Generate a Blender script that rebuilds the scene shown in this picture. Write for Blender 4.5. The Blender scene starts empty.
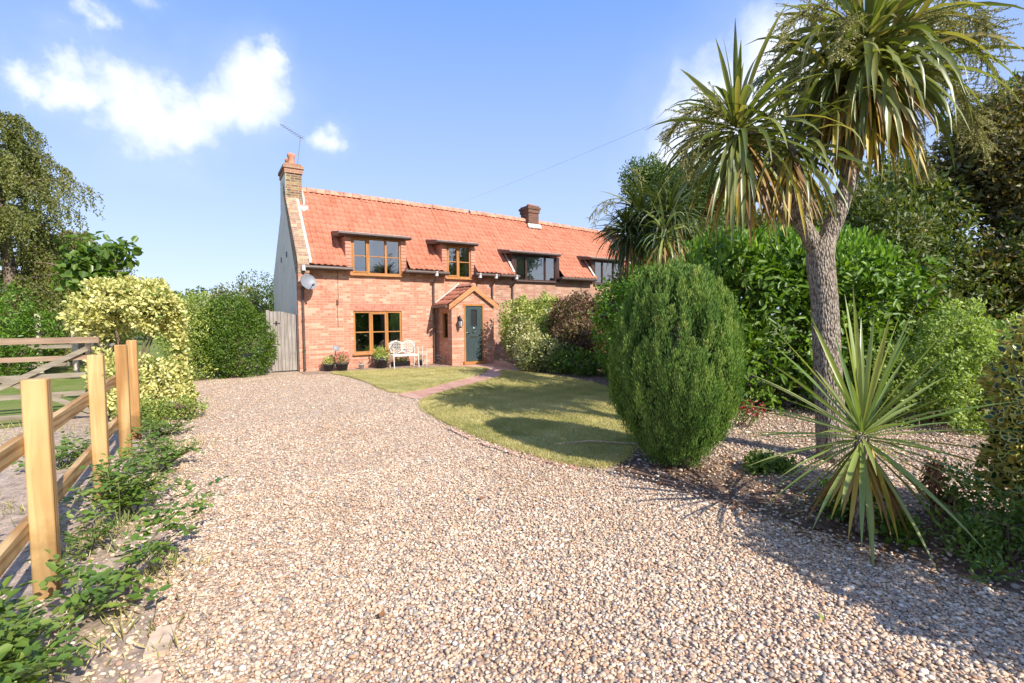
import bpy, math, random
import numpy as np
from mathutils import Vector, Matrix

random.seed(7)
rng = np.random.default_rng(7)
SC = bpy.context.scene
COL = SC.collection
R = math.radians

# ------------------------------------------------------------------ camera
FPX = 484.0
yaw, pitch, roll = R(32.4), math.atan(25.5 / FPX), R(0.4)
fh = Vector((math.sin(yaw), math.cos(yaw), 0)); rt = Vector((math.cos(yaw), -math.sin(yaw), 0)); upv = Vector((0, 0, 1))
fw = fh * math.cos(pitch) - upv * math.sin(pitch)
uu = upv * math.cos(pitch) + fh * math.sin(pitch)
r2 = rt * math.cos(roll) - uu * math.sin(roll)
u2 = uu * math.cos(roll) + rt * math.sin(roll)
cd = bpy.data.cameras.new('camera'); cam = bpy.data.objects.new('camera', cd); COL.objects.link(cam)
m = Matrix((r2, u2, -fw)).transposed().to_4x4(); m.translation = (0, 0, 1.6)
cam.matrix_world = m
cd.sensor_width = 36; cd.lens = 36 * FPX / 1024; cd.clip_start = 0.05; cd.clip_end = 2000
SC.camera = cam

# ------------------------------------------------------------------ sky, sun, exposure
SUN_AZ, SUN_EL = 9.0, 37.0        # degrees towards +X from -Y
w = bpy.data.worlds.new('World'); SC.world = w; w.use_nodes = True
nt = w.node_tree; nt.nodes.clear()
def N(t, **k):
    n = nt.nodes.new(t)
    for a, b in k.items(): setattr(n, a, b)
    return n
def mth(op, a, b=None, clamp=False):
    n = N('ShaderNodeMath', operation=op); n.use_clamp = clamp
    for i, v in enumerate((a, b)):
        if v is None: continue
        if isinstance(v, (int, float)): n.inputs[i].default_value = v
        else: nt.links.new(v, n.inputs[i])
    return n.outputs[0]
sky = N('ShaderNodeTexSky', sky_type='NISHITA'); sky.sun_disc = False
sky.sun_elevation = R(SUN_EL); sky.sun_rotation = R(180 - SUN_AZ)
sky.air_density = 1.0; sky.dust_density = 0.6; sky.ozone_density = 2.0
geo = N('ShaderNodeTexCoord')
nz = N('ShaderNodeTexNoise'); nz.inputs['Scale'].default_value = 9; nz.inputs['Detail'].default_value = 7; nz.inputs['Roughness'].default_value = .58
nt.links.new(geo.outputs['Generated'], nz.inputs['Vector'])
sub = N('ShaderNodeVectorMath', operation='SUBTRACT'); nt.links.new(nz.outputs['Color'], sub.inputs[0]); sub.inputs[1].default_value = (.5, .5, .5)
scl = N('ShaderNodeVectorMath', operation='SCALE'); nt.links.new(sub.outputs[0], scl.inputs[0]); scl.inputs['Scale'].default_value = .15
add = N('ShaderNodeVectorMath', operation='ADD'); nt.links.new(geo.outputs['Generated'], add.inputs[0]); nt.links.new(scl.outputs[0], add.inputs[1])
CL = [((-.155,.93,.335),.04,1),((-.105,.938,.325),.055,1),((-.06,.946,.318),.062,1),((-.01,.945,.315),.062,1),((.03,.94,.35),.06,1),((.075,.925,.372),.07,1),((.105,.908,.405),.045,1),((-.195,.92,.335),.03,.8),
      ((-.113,.91,.402),.03,.7),((-.051,.882,.462),.03,.5),((.197,.93,.305),.032,.75),((.81,.46,.39),.12,1),((.774,.535,.35),.11,1),((.76,.57,.29),.10,.9),
      ((.86,.33,.36),.09,.9),((-.35,.85,.30),.07,.7)]
acc = None
for c, rad, s in CL:
    L = math.sqrt(sum(x * x for x in c)); c = tuple(x / L for x in c)
    d = N('ShaderNodeVectorMath', operation='DISTANCE'); nt.links.new(add.outputs[0], d.inputs[0]); d.inputs[1].default_value = c
    v = mth('MULTIPLY', mth('SUBTRACT', 1.0, mth('DIVIDE', d.outputs['Value'], rad * 1.15), True), s * 1.35)
    v = mth('MAXIMUM', v, mth('MULTIPLY', mth('SUBTRACT', 1.0, mth('DIVIDE', d.outputs['Value'], rad * 2.1), True), s * .42))
    acc = v if acc is None else mth('MAXIMUM', acc, v)
# free clouds over the half of the sky behind the camera
nz2 = N('ShaderNodeTexNoise'); nz2.inputs['Scale'].default_value = 3.2; nz2.inputs['Detail'].default_value = 6
nt.links.new(geo.outputs['Generated'], nz2.inputs['Vector'])
sp = N('ShaderNodeSeparateXYZ'); nt.links.new(geo.outputs['Generated'], sp.inputs[0])
bk = mth('MULTIPLY', mth('SUBTRACT', nz2.outputs['Fac'], .47), 6.0, True)
bk = mth('MULTIPLY', bk, mth('MULTIPLY', mth('SUBTRACT', -.1, sp.outputs['Y']), 5.0, True))
acc = mth('MAXIMUM', acc, bk)
mr = N('ShaderNodeMapRange', interpolation_type='SMOOTHSTEP'); nt.links.new(acc, mr.inputs['Value'])
mr.inputs['From Min'].default_value = .02; mr.inputs['From Max'].default_value = 1.0; mr.inputs['To Max'].default_value = .92
tint = N('ShaderNodeMix', data_type='RGBA', blend_type='MULTIPLY'); tint.inputs['Factor'].default_value = 1
nt.links.new(sky.outputs[0], tint.inputs['A']); tint.inputs['B'].default_value = (.95, 1.0, 1.2, 1)
veil = N('ShaderNodeMix', data_type='RGBA'); veil.inputs['Factor'].default_value = .85
sp0 = N('ShaderNodeSeparateXYZ'); nt.links.new(geo.outputs['Generated'], sp0.inputs[0])
gr = N('ShaderNodeValToRGB'); nt.links.new(sp0.outputs['Z'], gr.inputs[0]); gr.color_ramp.elements[0].color = (.68, .80, 1.0, 1); gr.color_ramp.elements[1].color = (.20, .40, .97, 1); gr.color_ramp.elements[1].position = .55
g5 = N('ShaderNodeMix', data_type='RGBA', blend_type='MULTIPLY'); g5.inputs['Factor'].default_value = 1; nt.links.new(gr.outputs[0], g5.inputs['A']); g5.inputs['B'].default_value = (5.6, 5.6, 5.6, 1)
nt.links.new(tint.outputs['Result'], veil.inputs['A']); nt.links.new(g5.outputs['Result'], veil.inputs['B'])
mx = N('ShaderNodeMix', data_type='RGBA'); nt.links.new(mr.outputs[0], mx.inputs['Factor'])
nt.links.new(veil.outputs['Result'], mx.inputs['A']); mx.inputs['B'].default_value = (5.5, 5.75, 6.1, 1)
bg = N('ShaderNodeBackground'); bg.inputs['Strength'].default_value = .135
nt.links.new(mx.outputs['Result'], bg.inputs['Color'])
out = N('ShaderNodeOutputWorld'); nt.links.new(bg.outputs[0], out.inputs[0])

sl = bpy.data.lights.new('sun', 'SUN'); so = bpy.data.objects.new('sun', sl); COL.objects.link(so)
sl.energy = 4.9; sl.angle = R(.5); sl.color = (1, .945, .85)
sd = Vector((math.sin(R(SUN_AZ)) * math.cos(R(SUN_EL)), -math.cos(R(SUN_AZ)) * math.cos(R(SUN_EL)), math.sin(R(SUN_EL))))
so.rotation_euler = sd.to_track_quat('Z', 'Y').to_euler(); so.location = (0, -20, 20)
SC.view_settings.view_transform = 'Standard'; SC.view_settings.look = 'None'; SC.view_settings.gamma = 1
SC.view_settings.exposure = .6; SC.view_settings.use_curve_mapping = False
SC.render.engine = 'CYCLES'; SC.cycles.use_denoising = True
SC.cycles.max_bounces = 8; SC.cycles.transparent_max_bounces = 8

# ------------------------------------------------------------------ materials
def newmat(name):
    M = bpy.data.materials.new(name); M.use_nodes = True
    t = M.node_tree; t.nodes.clear()
    o = t.nodes.new('ShaderNodeOutputMaterial'); b = t.nodes.new('ShaderNodeBsdfPrincipled')
    t.links.new(b.outputs[0], o.inputs[0])
    return M, t, b, o
def ramp(t, fac, cols, inter='LINEAR', pos=None):
    r = t.nodes.new('ShaderNodeValToRGB'); r.color_ramp.interpolation = inter
    e = r.color_ramp.elements
    while len(e) < len(cols): e.new(.5)
    for i, c in enumerate(cols):
        e[i].position = pos[i] if pos else i / max(1, (len(cols) - (0 if inter == 'CONSTANT' else 1)))
        e[i].color = (*c, 1)
    t.links.new(fac, r.inputs[0]); return r.outputs[0]
def noise(t, scale, detail=4, vec=None, rough=.55):
    n = t.nodes.new('ShaderNodeTexNoise'); n.inputs['Scale'].default_value = scale; n.inputs['Detail'].default_value = detail; n.inputs['Roughness'].default_value = rough
    if vec is not None: t.links.new(vec, n.inputs['Vector'])
    return n
def wpos(t): return t.nodes.new('ShaderNodeNewGeometry').outputs['Position']
def bump(t, b, h, strength, dist):
    n = t.nodes.new('ShaderNodeBump'); n.inputs['Strength'].default_value = strength; n.inputs['Distance'].default_value = dist
    t.links.new(h, n.inputs['Height']); t.links.new(n.outputs[0], b.inputs['Normal']); return n
def mixc(t, f, a, b_, blend='MIX'):
    x = t.nodes.new('ShaderNodeMix'); x.data_type = 'RGBA'; x.blend_type = blend
    for s, v in (('Factor', f), ('A', a), ('B', b_)):
        if isinstance(v, (int, float)): x.inputs[s].default_value = v
        elif isinstance(v, tuple): x.inputs[s].default_value = (*v, 1)
        else: t.links.new(v, x.inputs[s])
    return x.outputs['Result']

def simple(name, col, rough=.6, var=.15, scale=12, metal=0, bmp=0, spec=.5):
    M, t, b, o = newmat(name)
    n = noise(t, scale, 5, wpos(t))
    c2 = tuple(x * (1 - var * 2) for x in col); c1 = tuple(min(1, x * (1 + var)) for x in col)
    t.links.new(ramp(t, n.outputs['Fac'], [c2, col, c1], pos=[.3, .5, .7]), b.inputs['Base Color'])
    b.inputs['Roughness'].default_value = rough; b.inputs['Metallic'].default_value = metal; b.inputs['Specular IOR Level'].default_value = spec
    if bmp: bump(t, b, n.outputs['Fac'], bmp, .01)
    return M

def leafmat(name, cols, pos=None, trans=.35, rough=.45, tboost=1.5, spec=.4):
    M, t, b, o = newmat(name)
    a = t.nodes.new('ShaderNodeAttribute'); a.attribute_name = 'rnd'
    c = ramp(t, a.outputs['Fac'], cols, pos=pos)
    t.links.new(c, b.inputs['Base Color']); b.inputs['Roughness'].default_value = rough; b.inputs['Specular IOR Level'].default_value = spec
    tr = t.nodes.new('ShaderNodeBsdfTranslucent')
    c2 = mixc(t, 1.0, c, (tboost, tboost * 1.05, tboost * .45), 'MULTIPLY'); t.links.new(c2, tr.inputs['Color'])
    mxs = t.nodes.new('ShaderNodeMixShader'); mxs.inputs[0].default_value = trans
    t.links.new(b.outputs[0], mxs.inputs[1]); t.links.new(tr.outputs[0], mxs.inputs[2]); t.links.new(mxs.outputs[0], o.inputs[0])
    return M

def brickmat(name, c1, c2, mortar, pale, bscale=1.0, palefac=.5):
    M, t, b, o = newmat(name)
    g = t.nodes.new('ShaderNodeNewGeometry')
    s = t.nodes.new('ShaderNodeSeparateXYZ'); t.links.new(g.outputs['Position'], s.inputs[0])
    sn = t.nodes.new('ShaderNodeSeparateXYZ'); t.links.new(g.outputs['True Normal'], sn.inputs[0])
    ab = t.nodes.new('ShaderNodeMath'); ab.operation = 'ABSOLUTE'; t.links.new(sn.outputs['X'], ab.inputs[0])
    gt = t.nodes.new('ShaderNodeMath'); gt.operation = 'GREATER_THAN'; t.links.new(ab.outputs[0], gt.inputs[0]); gt.inputs[1].default_value = .7
    mxv = t.nodes.new('ShaderNodeMix'); mxv.data_type = 'FLOAT'; t.links.new(gt.outputs[0], mxv.inputs['Factor'])
    t.links.new(s.outputs['X'], mxv.inputs['A']); t.links.new(s.outputs['Y'], mxv.inputs['B'])
    cb = t.nodes.new('ShaderNodeCombineXYZ'); t.links.new(mxv.outputs['Result'], cb.inputs['X']); t.links.new(s.outputs['Z'], cb.inputs['Y'])
    br = t.nodes.new('ShaderNodeTexBrick'); t.links.new(cb.outputs[0], br.inputs['Vector'])
    br.inputs['Scale'].default_value = bscale; br.inputs['Brick Width'].default_value = .225; br.inputs['Row Height'].default_value = .075
    br.inputs['Mortar Size'].default_value = .006; br.inputs['Mortar Smooth'].default_value = .3
    br.inputs['Color1'].default_value = (*c1, 1); br.inputs['Color2'].default_value = (*c2, 1); br.inputs['Mortar'].default_value = (*mortar, 1); br.inputs['Bias'].default_value = 0
    # whole bricks in other tones: quantise position to brick cells
    def q(v, st, off=0):
        d = t.nodes.new('ShaderNodeMath'); d.operation = 'DIVIDE'; t.links.new(v, d.inputs[0]); d.inputs[1].default_value = st
        f = t.nodes.new('ShaderNodeMath'); f.operation = 'FLOOR'; t.links.new(d.outputs[0], f.inputs[0]); return f.outputs[0]
    row = q(s.outputs['Z'], .075)
    hlf = t.nodes.new('ShaderNodeMath'); hlf.operation = 'MULTIPLY_ADD'; t.links.new(row, hlf.inputs[0]); hlf.inputs[1].default_value = .1125; t.links.new(mxv.outputs['Result'], hlf.inputs[2])
    cb2 = t.nodes.new('ShaderNodeCombineXYZ'); t.links.new(q(hlf.outputs[0], .225), cb2.inputs['X']); t.links.new(row, cb2.inputs['Y'])
    wn = t.nodes.new('ShaderNodeTexWhiteNoise'); wn.noise_dimensions = '2D'; t.links.new(cb2.outputs[0], wn.inputs['Vector'])
    pf = ramp(t, wn.outputs['Value'], [(0, 0, 0), (0, 0, 0), (1, 1, 1)], pos=[0, .55, 1])
    n1 = noise(t, 1.1, 3, g.outputs['Position'])
    pf2 = t.nodes.new('ShaderNodeMath'); pf2.operation = 'MULTIPLY'; t.links.new(pf, pf2.inputs[0]); pf2.inputs[1].default_value = palefac
    inv = t.nodes.new('ShaderNodeMath'); inv.operation = 'MULTIPLY'; t.links.new(pf2.outputs[0], inv.inputs[0])
    i2 = t.nodes.new('ShaderNodeMath'); i2.operation = 'SUBTRACT'; i2.inputs[0].default_value = 1; t.links.new(br.outputs['Fac'], i2.inputs[1]); t.links.new(i2.outputs[0], inv.inputs[1])
    c = mixc(t, inv.outputs[0], br.outputs['Color'], pale)
    c = mixc(t, .5, c, ramp(t, n1.outputs['Fac'], [(.62, .58, .56), (1, 1, 1), (1.0, .95, .9)], pos=[.25, .5, .75]), 'MULTIPLY')
    mps = t.nodes.new('ShaderNodeMapping'); mps.inputs['Scale'].default_value = (1, 1, .18); t.links.new(g.outputs['Position'], mps.inputs[0]); ns = noise(t, 4.5, 5, mps.outputs[0], .65)
    c = mixc(t, .3, c, ramp(t, ns.outputs['Fac'], [(.66, .60, .55), (1, 1, 1)], pos=[.34, .5]), 'MULTIPLY')
    n2 = noise(t, 60, 3, g.outputs['Position'])
    c = mixc(t, .35, c, ramp(t, n2.outputs['Fac'], [(.5, .5, .5), (1, 1, 1)], pos=[.35, .6]), 'MULTIPLY')
    t.links.new(c, b.inputs['Base Color']); b.inputs['Roughness'].default_value = .9; b.inputs['Specular IOR Level'].default_value = .2
    h = t.nodes.new('ShaderNodeMath'); h.operation = 'SUBTRACT'; t.links.new(n2.outputs['Fac'], h.inputs[0]); t.links.new(br.outputs['Fac'], h.inputs[1])
    bump(t, b, h.outputs[0], .6, .006)
    return M

def tilemat(name, cols):
    M, t, b, o = newmat(name)
    a = t.nodes.new('ShaderNodeAttribute'); a.attribute_name = 'rnd'
    c = ramp(t, a.outputs['Fac'], cols)
    n = noise(t, 1.6, 4, wpos(t)); c = mixc(t, .4, c, ramp(t, n.outputs['Fac'], [(.66, .60, .52), (1, 1, 1)], pos=[.36, .5]), 'MULTIPLY'); nl = noise(t, 11, 6, wpos(t), .7); c = mixc(t, ramp(t, nl.outputs['Fac'], [(0, 0, 0), (.38, .38, .38)], pos=[.62, .72]), c, (.32, .25, .15))
    n2 = noise(t, 30, 4, wpos(t)); c = mixc(t, .22, c, ramp(t, n2.outputs['Fac'], [(.6, .6, .6), (1, 1, 1)], pos=[.38, .55]), 'MULTIPLY')
    t.links.new(c, b.inputs['Base Color']); b.inputs['Roughness'].default_value = .8; b.inputs['Specular IOR Level'].default_value = .25
    bump(t, b, n2.outputs['Fac'], .3, .005)
    return M

def woodmat(name, c1, c2, axis='Z', scale=14, rough=.75, fine=.0):
    M, t, b, o = newmat(name)
    tc = t.nodes.new('ShaderNodeNewGeometry'); mp = t.nodes.new('ShaderNodeMapping'); t.links.new(tc.outputs['Position'], mp.inputs[0])
    s = {'X': (.08, 1, 1), 'Y': (1, .08, 1), 'Z': (1, 1, .06)}[axis]; mp.inputs['Scale'].default_value = s
    n = noise(t, scale * 2.2, 6, mp.outputs[0]); n.inputs['Distortion'].default_value = .6
    n2 = noise(t, 2.5, 2, tc.outputs['Position'])
    c = ramp(t, n.outputs['Fac'], [c2, c1, tuple(min(1, x * 1.15) for x in c1)], pos=[.32, .52, .7])
    c = mixc(t, .35, c, ramp(t, n2.outputs['Fac'], [(.6, .55, .5), (1, 1, 1)], pos=[.35, .6]), 'MULTIPLY')
    v = t.nodes.new('ShaderNodeTexVoronoi'); v.inputs['Scale'].default_value = 3.3; t.links.new(tc.outputs['Position'], v.inputs['Vector'])
    kn = ramp(t, v.outputs['Distance'], [(.35, .22, .12), (1, 1, 1)], pos=[.03, .07]); c = mixc(t, .8, c, kn, 'MULTIPLY')
    if fine:
        wv = t.nodes.new('ShaderNodeTexWave'); wv.wave_type = 'RINGS'; wv.inputs['Scale'].default_value = 7; wv.inputs['Distortion'].default_value = 5; wv.inputs['Detail'].default_value = 3; wv.inputs['Detail Scale'].default_value = 1.2
        t.links.new(mp.outputs[0], wv.inputs['Vector']); c = mixc(t, fine, c, ramp(t, wv.outputs['Fac'], [(.62, .47, .34), (1, 1, 1)], pos=[.05, .6]), 'MULTIPLY')
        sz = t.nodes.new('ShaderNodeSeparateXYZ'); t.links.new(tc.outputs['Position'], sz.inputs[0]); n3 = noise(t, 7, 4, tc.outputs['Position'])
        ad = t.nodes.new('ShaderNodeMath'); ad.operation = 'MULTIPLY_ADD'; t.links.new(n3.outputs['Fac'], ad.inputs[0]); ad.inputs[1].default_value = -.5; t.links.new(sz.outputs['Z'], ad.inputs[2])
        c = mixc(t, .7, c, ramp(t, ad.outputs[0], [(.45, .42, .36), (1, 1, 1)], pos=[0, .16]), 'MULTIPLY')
    t.links.new(c, b.inputs['Base Color']); b.inputs['Roughness'].default_value = rough; b.inputs['Specular IOR Level'].default_value = .3
    bump(t, b, n.outputs['Fac'], .35, .004)
    return M

PEB = [(0.475, 0.297, 0.189), (0.6, 0.44, 0.295), (0.704, 0.532, 0.371), (0.31, 0.255, 0.209), (0.764, 0.626, 0.483), (0.559, 0.375, 0.247), (0.435, 0.366, 0.299), (0.662, 0.469, 0.307), (0.806, 0.691, 0.548), (0.527, 0.394, 0.279), (0.622, 0.476, 0.344), (0.394, 0.264, 0.189)]
def gravelmat(name, dirt=(.34, .25, .18), dirt_amt=.0, sc=46):
    M, t, b, o = newmat(name); p = wpos(t)
    nd = noise(t, 5, 2, p)
    v = t.nodes.new('ShaderNodeTexVoronoi'); v.inputs['Scale'].default_value = sc; t.links.new(p, v.inputs['Vector'])
    s = t.nodes.new('ShaderNodeSeparateColor'); t.links.new(v.outputs['Color'], s.inputs[0])
    c = ramp(t, s.outputs[0], PEB, 'CONSTANT')
    e = ramp(t, v.outputs['Distance'], [(1, 1, 1), (.92, .9, .88), (.6, .54, .48)], pos=[.3, .5, .9])
    c = mixc(t, 1.0, c, e, 'MULTIPLY')
    n = noise(t, 1.2, 5, p); n3 = noise(t, 14, 4, p)
    c = mixc(t, .3, c, ramp(t, n.outputs['Fac'], [(.85, .8, .76), (1, 1, 1)], pos=[.35, .6]), 'MULTIPLY')
    if dirt_amt:
        f = ramp(t, n.outputs['Fac'], [(1, 1, 1), (1 - dirt_amt,) * 3], pos=[.42, .62])
        dc = ramp(t, n3.outputs['Fac'], [tuple(x * .6 for x in dirt), dirt, tuple(x * 1.3 for x in dirt)], pos=[.3, .5, .7])
        f2 = mixc(t, 1.0, f, ramp(t, n3.outputs['Fac'], [(1, 1, 1), (.3, .3, .3)], pos=[.5, .66]), 'MULTIPLY')
        c = mixc(t, f2, c, dc)
    t.links.new(c, b.inputs['Base Color']); b.inputs['Roughness'].default_value = .85; b.inputs['Specular IOR Level'].default_value = .3
    h = ramp(t, v.outputs['Distance'], [(1, 1, 1), (0, 0, 0)], pos=[0, .8]); bump(t, b, h, .9, .012)
    return M

def soilmat(name, c, sc=9):
    M, t, b, o = newmat(name); p = wpos(t)
    n = noise(t, sc, 8, p, .7)
    cc = ramp(t, n.outputs['Fac'], [tuple(x * .45 for x in c), c, tuple(min(1, x * 1.5) for x in c)], pos=[.3, .5, .72])
    v = t.nodes.new('ShaderNodeTexVoronoi'); v.inputs['Scale'].default_value = 28; t.links.new(p, v.inputs['Vector'])
    cc = mixc(t, ramp(t, v.outputs['Distance'], [(1, 1, 1), (0, 0, 0)], pos=[.16, .2]), cc, tuple(min(1, x * 1.7) for x in c))
    t.links.new(cc, b.inputs['Base Color']); b.inputs['Roughness'].default_value = .95; b.inputs['Specular IOR Level'].default_value = .1
    bump(t, b, n.outputs['Fac'], .9, .03)
    return M

def lawnmat(name, cols):
    M, t, b, o = newmat(name); p = wpos(t)
    n = noise(t, 1.1, 8, p, .72); n2 = noise(t, 70, 4, p)
    c = ramp(t, n.outputs['Fac'], cols, pos=[.36, .5, .6])
    c = mixc(t, .7, c, ramp(t, n2.outputs['Fac'], [(.45, .5, .4), (1, 1, 1)], pos=[.35, .6]), 'MULTIPLY')
    t.links.new(c, b.inputs['Base Color']); b.inputs['Roughness'].default_value = .9; b.inputs['Specular IOR Level'].default_value = .1
    bump(t, b, n2.outputs['Fac'], .8, .02)
    return M

def glassmat(name, tint=(.9, .93, .92)):
    M, t, b, o = newmat(name); t.nodes.remove(b)
    g = t.nodes.new('ShaderNodeBsdfGlossy'); g.inputs['Roughness'].default_value = .015; g.inputs['Color'].default_value = (.95, .97, 1, 1)
    tr = t.nodes.new('ShaderNodeBsdfTransparent'); tr.inputs['Color'].default_value = (*tint, 1)
    f = t.nodes.new('ShaderNodeFresnel'); f.inputs['IOR'].default_value = 3.3
    x = t.nodes.new('ShaderNodeMixShader'); t.links.new(f.outputs[0], x.inputs[0]); t.links.new(tr.outputs[0], x.inputs[1]); t.links.new(g.outputs[0], x.inputs[2])
    t.links.new(x.outputs[0], o.inputs[0]); return M

MT = dict(
 brick=brickmat('red_brick', (.56, .27, .18), (.49, .205, .13), (.53, .40, .30), (.70, .46, .33), palefac=.75),
 brick_old=brickmat('old_brick', (.50, .27, .18), (.38, .18, .12), (.45, .38, .30), (.58, .42, .32), palefac=.6),
 brick_mossy=brickmat('mossy_brick', (.34, .17, .10), (.12, .085, .06), (.50, .45, .34), (.34, .30, .12), palefac=1.0),
 brick_dark=brickmat('dark_brick', (.20, .09, .06), (.13, .07, .05), (.22, .18, .15), (.24, .15, .11), palefac=.5),
 sandbrick=simple('sandy_brick', (.58, .42, .29), .9, .2, 12, bmp=.4),
 paver=brickmat('paver', (.60, .33, .24), (.50, .26, .18), (.44, .36, .28), (.66, .45, .34)),
 tile=tilemat('pantile', [(.45, .165, .10), (.49, .185, .112), (.51, .195, .12), (.54, .215, .135), (.47, .175, .105)]),
 ridge=simple('ridge_tile', (.55, .25, .16), .85, .25, 6),
 hung=tilemat('hung_tile', [(.46, .21, .14), (.56, .28, .20), (.5, .23, .15)]),
 render=simple('painted_render', (.86, .74, .60), .9, .06, 2, bmp=.2),
 oak=woodmat('oak_stain', (.42, .185, .055), (.32, .13, .035), 'Z', 12, .5),
 oakb=woodmat('oak_barge', (.52, .23, .10), (.44, .18, .07), 'X', 8, .6),
 darkframe=simple('dark_brown_frame', (.055, .025, .02), .4, .2),
 fascia=simple('brown_fascia', (.10, .06, .045), .5, .2),
 lead=simple('lead_sheet', (.42, .40, .38), .6, .2, 5),
 flash=simple('pale_mortar', (.52, .47, .40), .9, .2, 8),
 gutter=simple('brown_gutter', (.10, .065, .05), .45, .15),
 hopper=simple('grey_bracket', (.5, .5, .5), .5, .1),
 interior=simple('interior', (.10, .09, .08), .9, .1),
 glass=glassmat('window_glass'),
 curtain=simple('curtain', (.80, .78, .74), .9, .1, 6),
 teal=simple('teal_door_paint', (.045, .066, .068), .35, .08),
 chrome=simple('chrome', (.7, .7, .7), .25, .05, metal=1),
 blackm=simple('black_metal', (.02, .02, .02), .4, .1),
 white=simple('white_enamel', (.66, .62, .57), .4, .05),
 dish=simple('grey_dish', (.20, .21, .23), .5, .1),
 terracotta=simple('terracotta', (.55, .22, .13), .8, .2, 8),
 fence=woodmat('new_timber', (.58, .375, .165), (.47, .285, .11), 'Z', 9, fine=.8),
 fencer=woodmat('new_timber_rail', (.56, .37, .17), (.40, .25, .105), 'Y', 9, fine=.8),
 oldwood=woodmat('weathered_timber', (.32, .22, .15), (.20, .135, .09), 'X', 10, .9),
 oldwood2=woodmat('weathered_pale_timber', (.28, .24, .18), (.19, .155, .115), 'X', 10, .9),
 gate=woodmat('silvered_boards', (.34, .30, .265), (.22, .19, .17), 'Z', 12, .9),
 shed=woodmat('shed_boards', (.30, .20, .15), (.20, .13, .10), 'X', 8, .9),
 gravel=gravelmat('gravel'), gravel_bed=gravelmat('gravel_bed', (.30, .21, .15), .35), track=gravelmat('gravel_track', (.42, .33, .25), .9),
 soil=soilmat('dry_soil', (.40, .30, .225)), darksoil=soilmat('bark_soil', (.17, .11, .08)),
 lawn=lawnmat('mown_lawn', [(.30, .28, .10), (.48, .42, .18), (.62, .54, .28)]), paddock=lawnmat('paddock_grass', [(.16, .22, .04), (.22, .26, .07), (.28, .28, .09)]),
 field=lawnmat('field', [(.10, .13, .03), (.14, .16, .05), (.2, .19, .07)]),
 grass=leafmat('grass_blade', [(.21, .24, .06), (.42, .38, .14), (.58, .50, .23), (.70, .60, .34)], trans=.35, tboost=1.4),
 bark=simple('bark', (.20, .15, .11), .95, .35, 14, bmp=.8),
 twig=simple('twig', (.16, .11, .07), .9, .3, 20),
 stick=simple('dry_stick', (.45, .33, .18), .9, .2, 20),
)
# cabbage palm bark, corky ridges along the trunk
M, t, b, o = newmat('palm_bark'); p = wpos(t); mp = t.nodes.new('ShaderNodeMapping'); t.links.new(p, mp.inputs[0]); mp.inputs['Scale'].default_value = (1, 1, .4)
v = t.nodes.new('ShaderNodeTexVoronoi'); v.inputs['Scale'].default_value = 58; t.links.new(mp.outputs[0], v.inputs['Vector'])
nn = noise(t, 12, 6, p)
cc = ramp(t, v.outputs['Distance'], [(.50, .43, .34), (.38, .31, .24), (.13, .10, .075)], pos=[.1, .4, .75])
cc = mixc(t, .5, cc, ramp(t, nn.outputs['Fac'], [(.55, .5, .45), (1, 1, 1)], pos=[.35, .6]), 'MULTIPLY')
t.links.new(cc, b.inputs['Base Color']); b.inputs['Roughness'].default_value = .95; bump(t, b, ramp(t, v.outputs['Distance'], [(1, 1, 1), (0, 0, 0)], pos=[.1, .8]), 1, .02)
MT['palmbark'] = M
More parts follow.
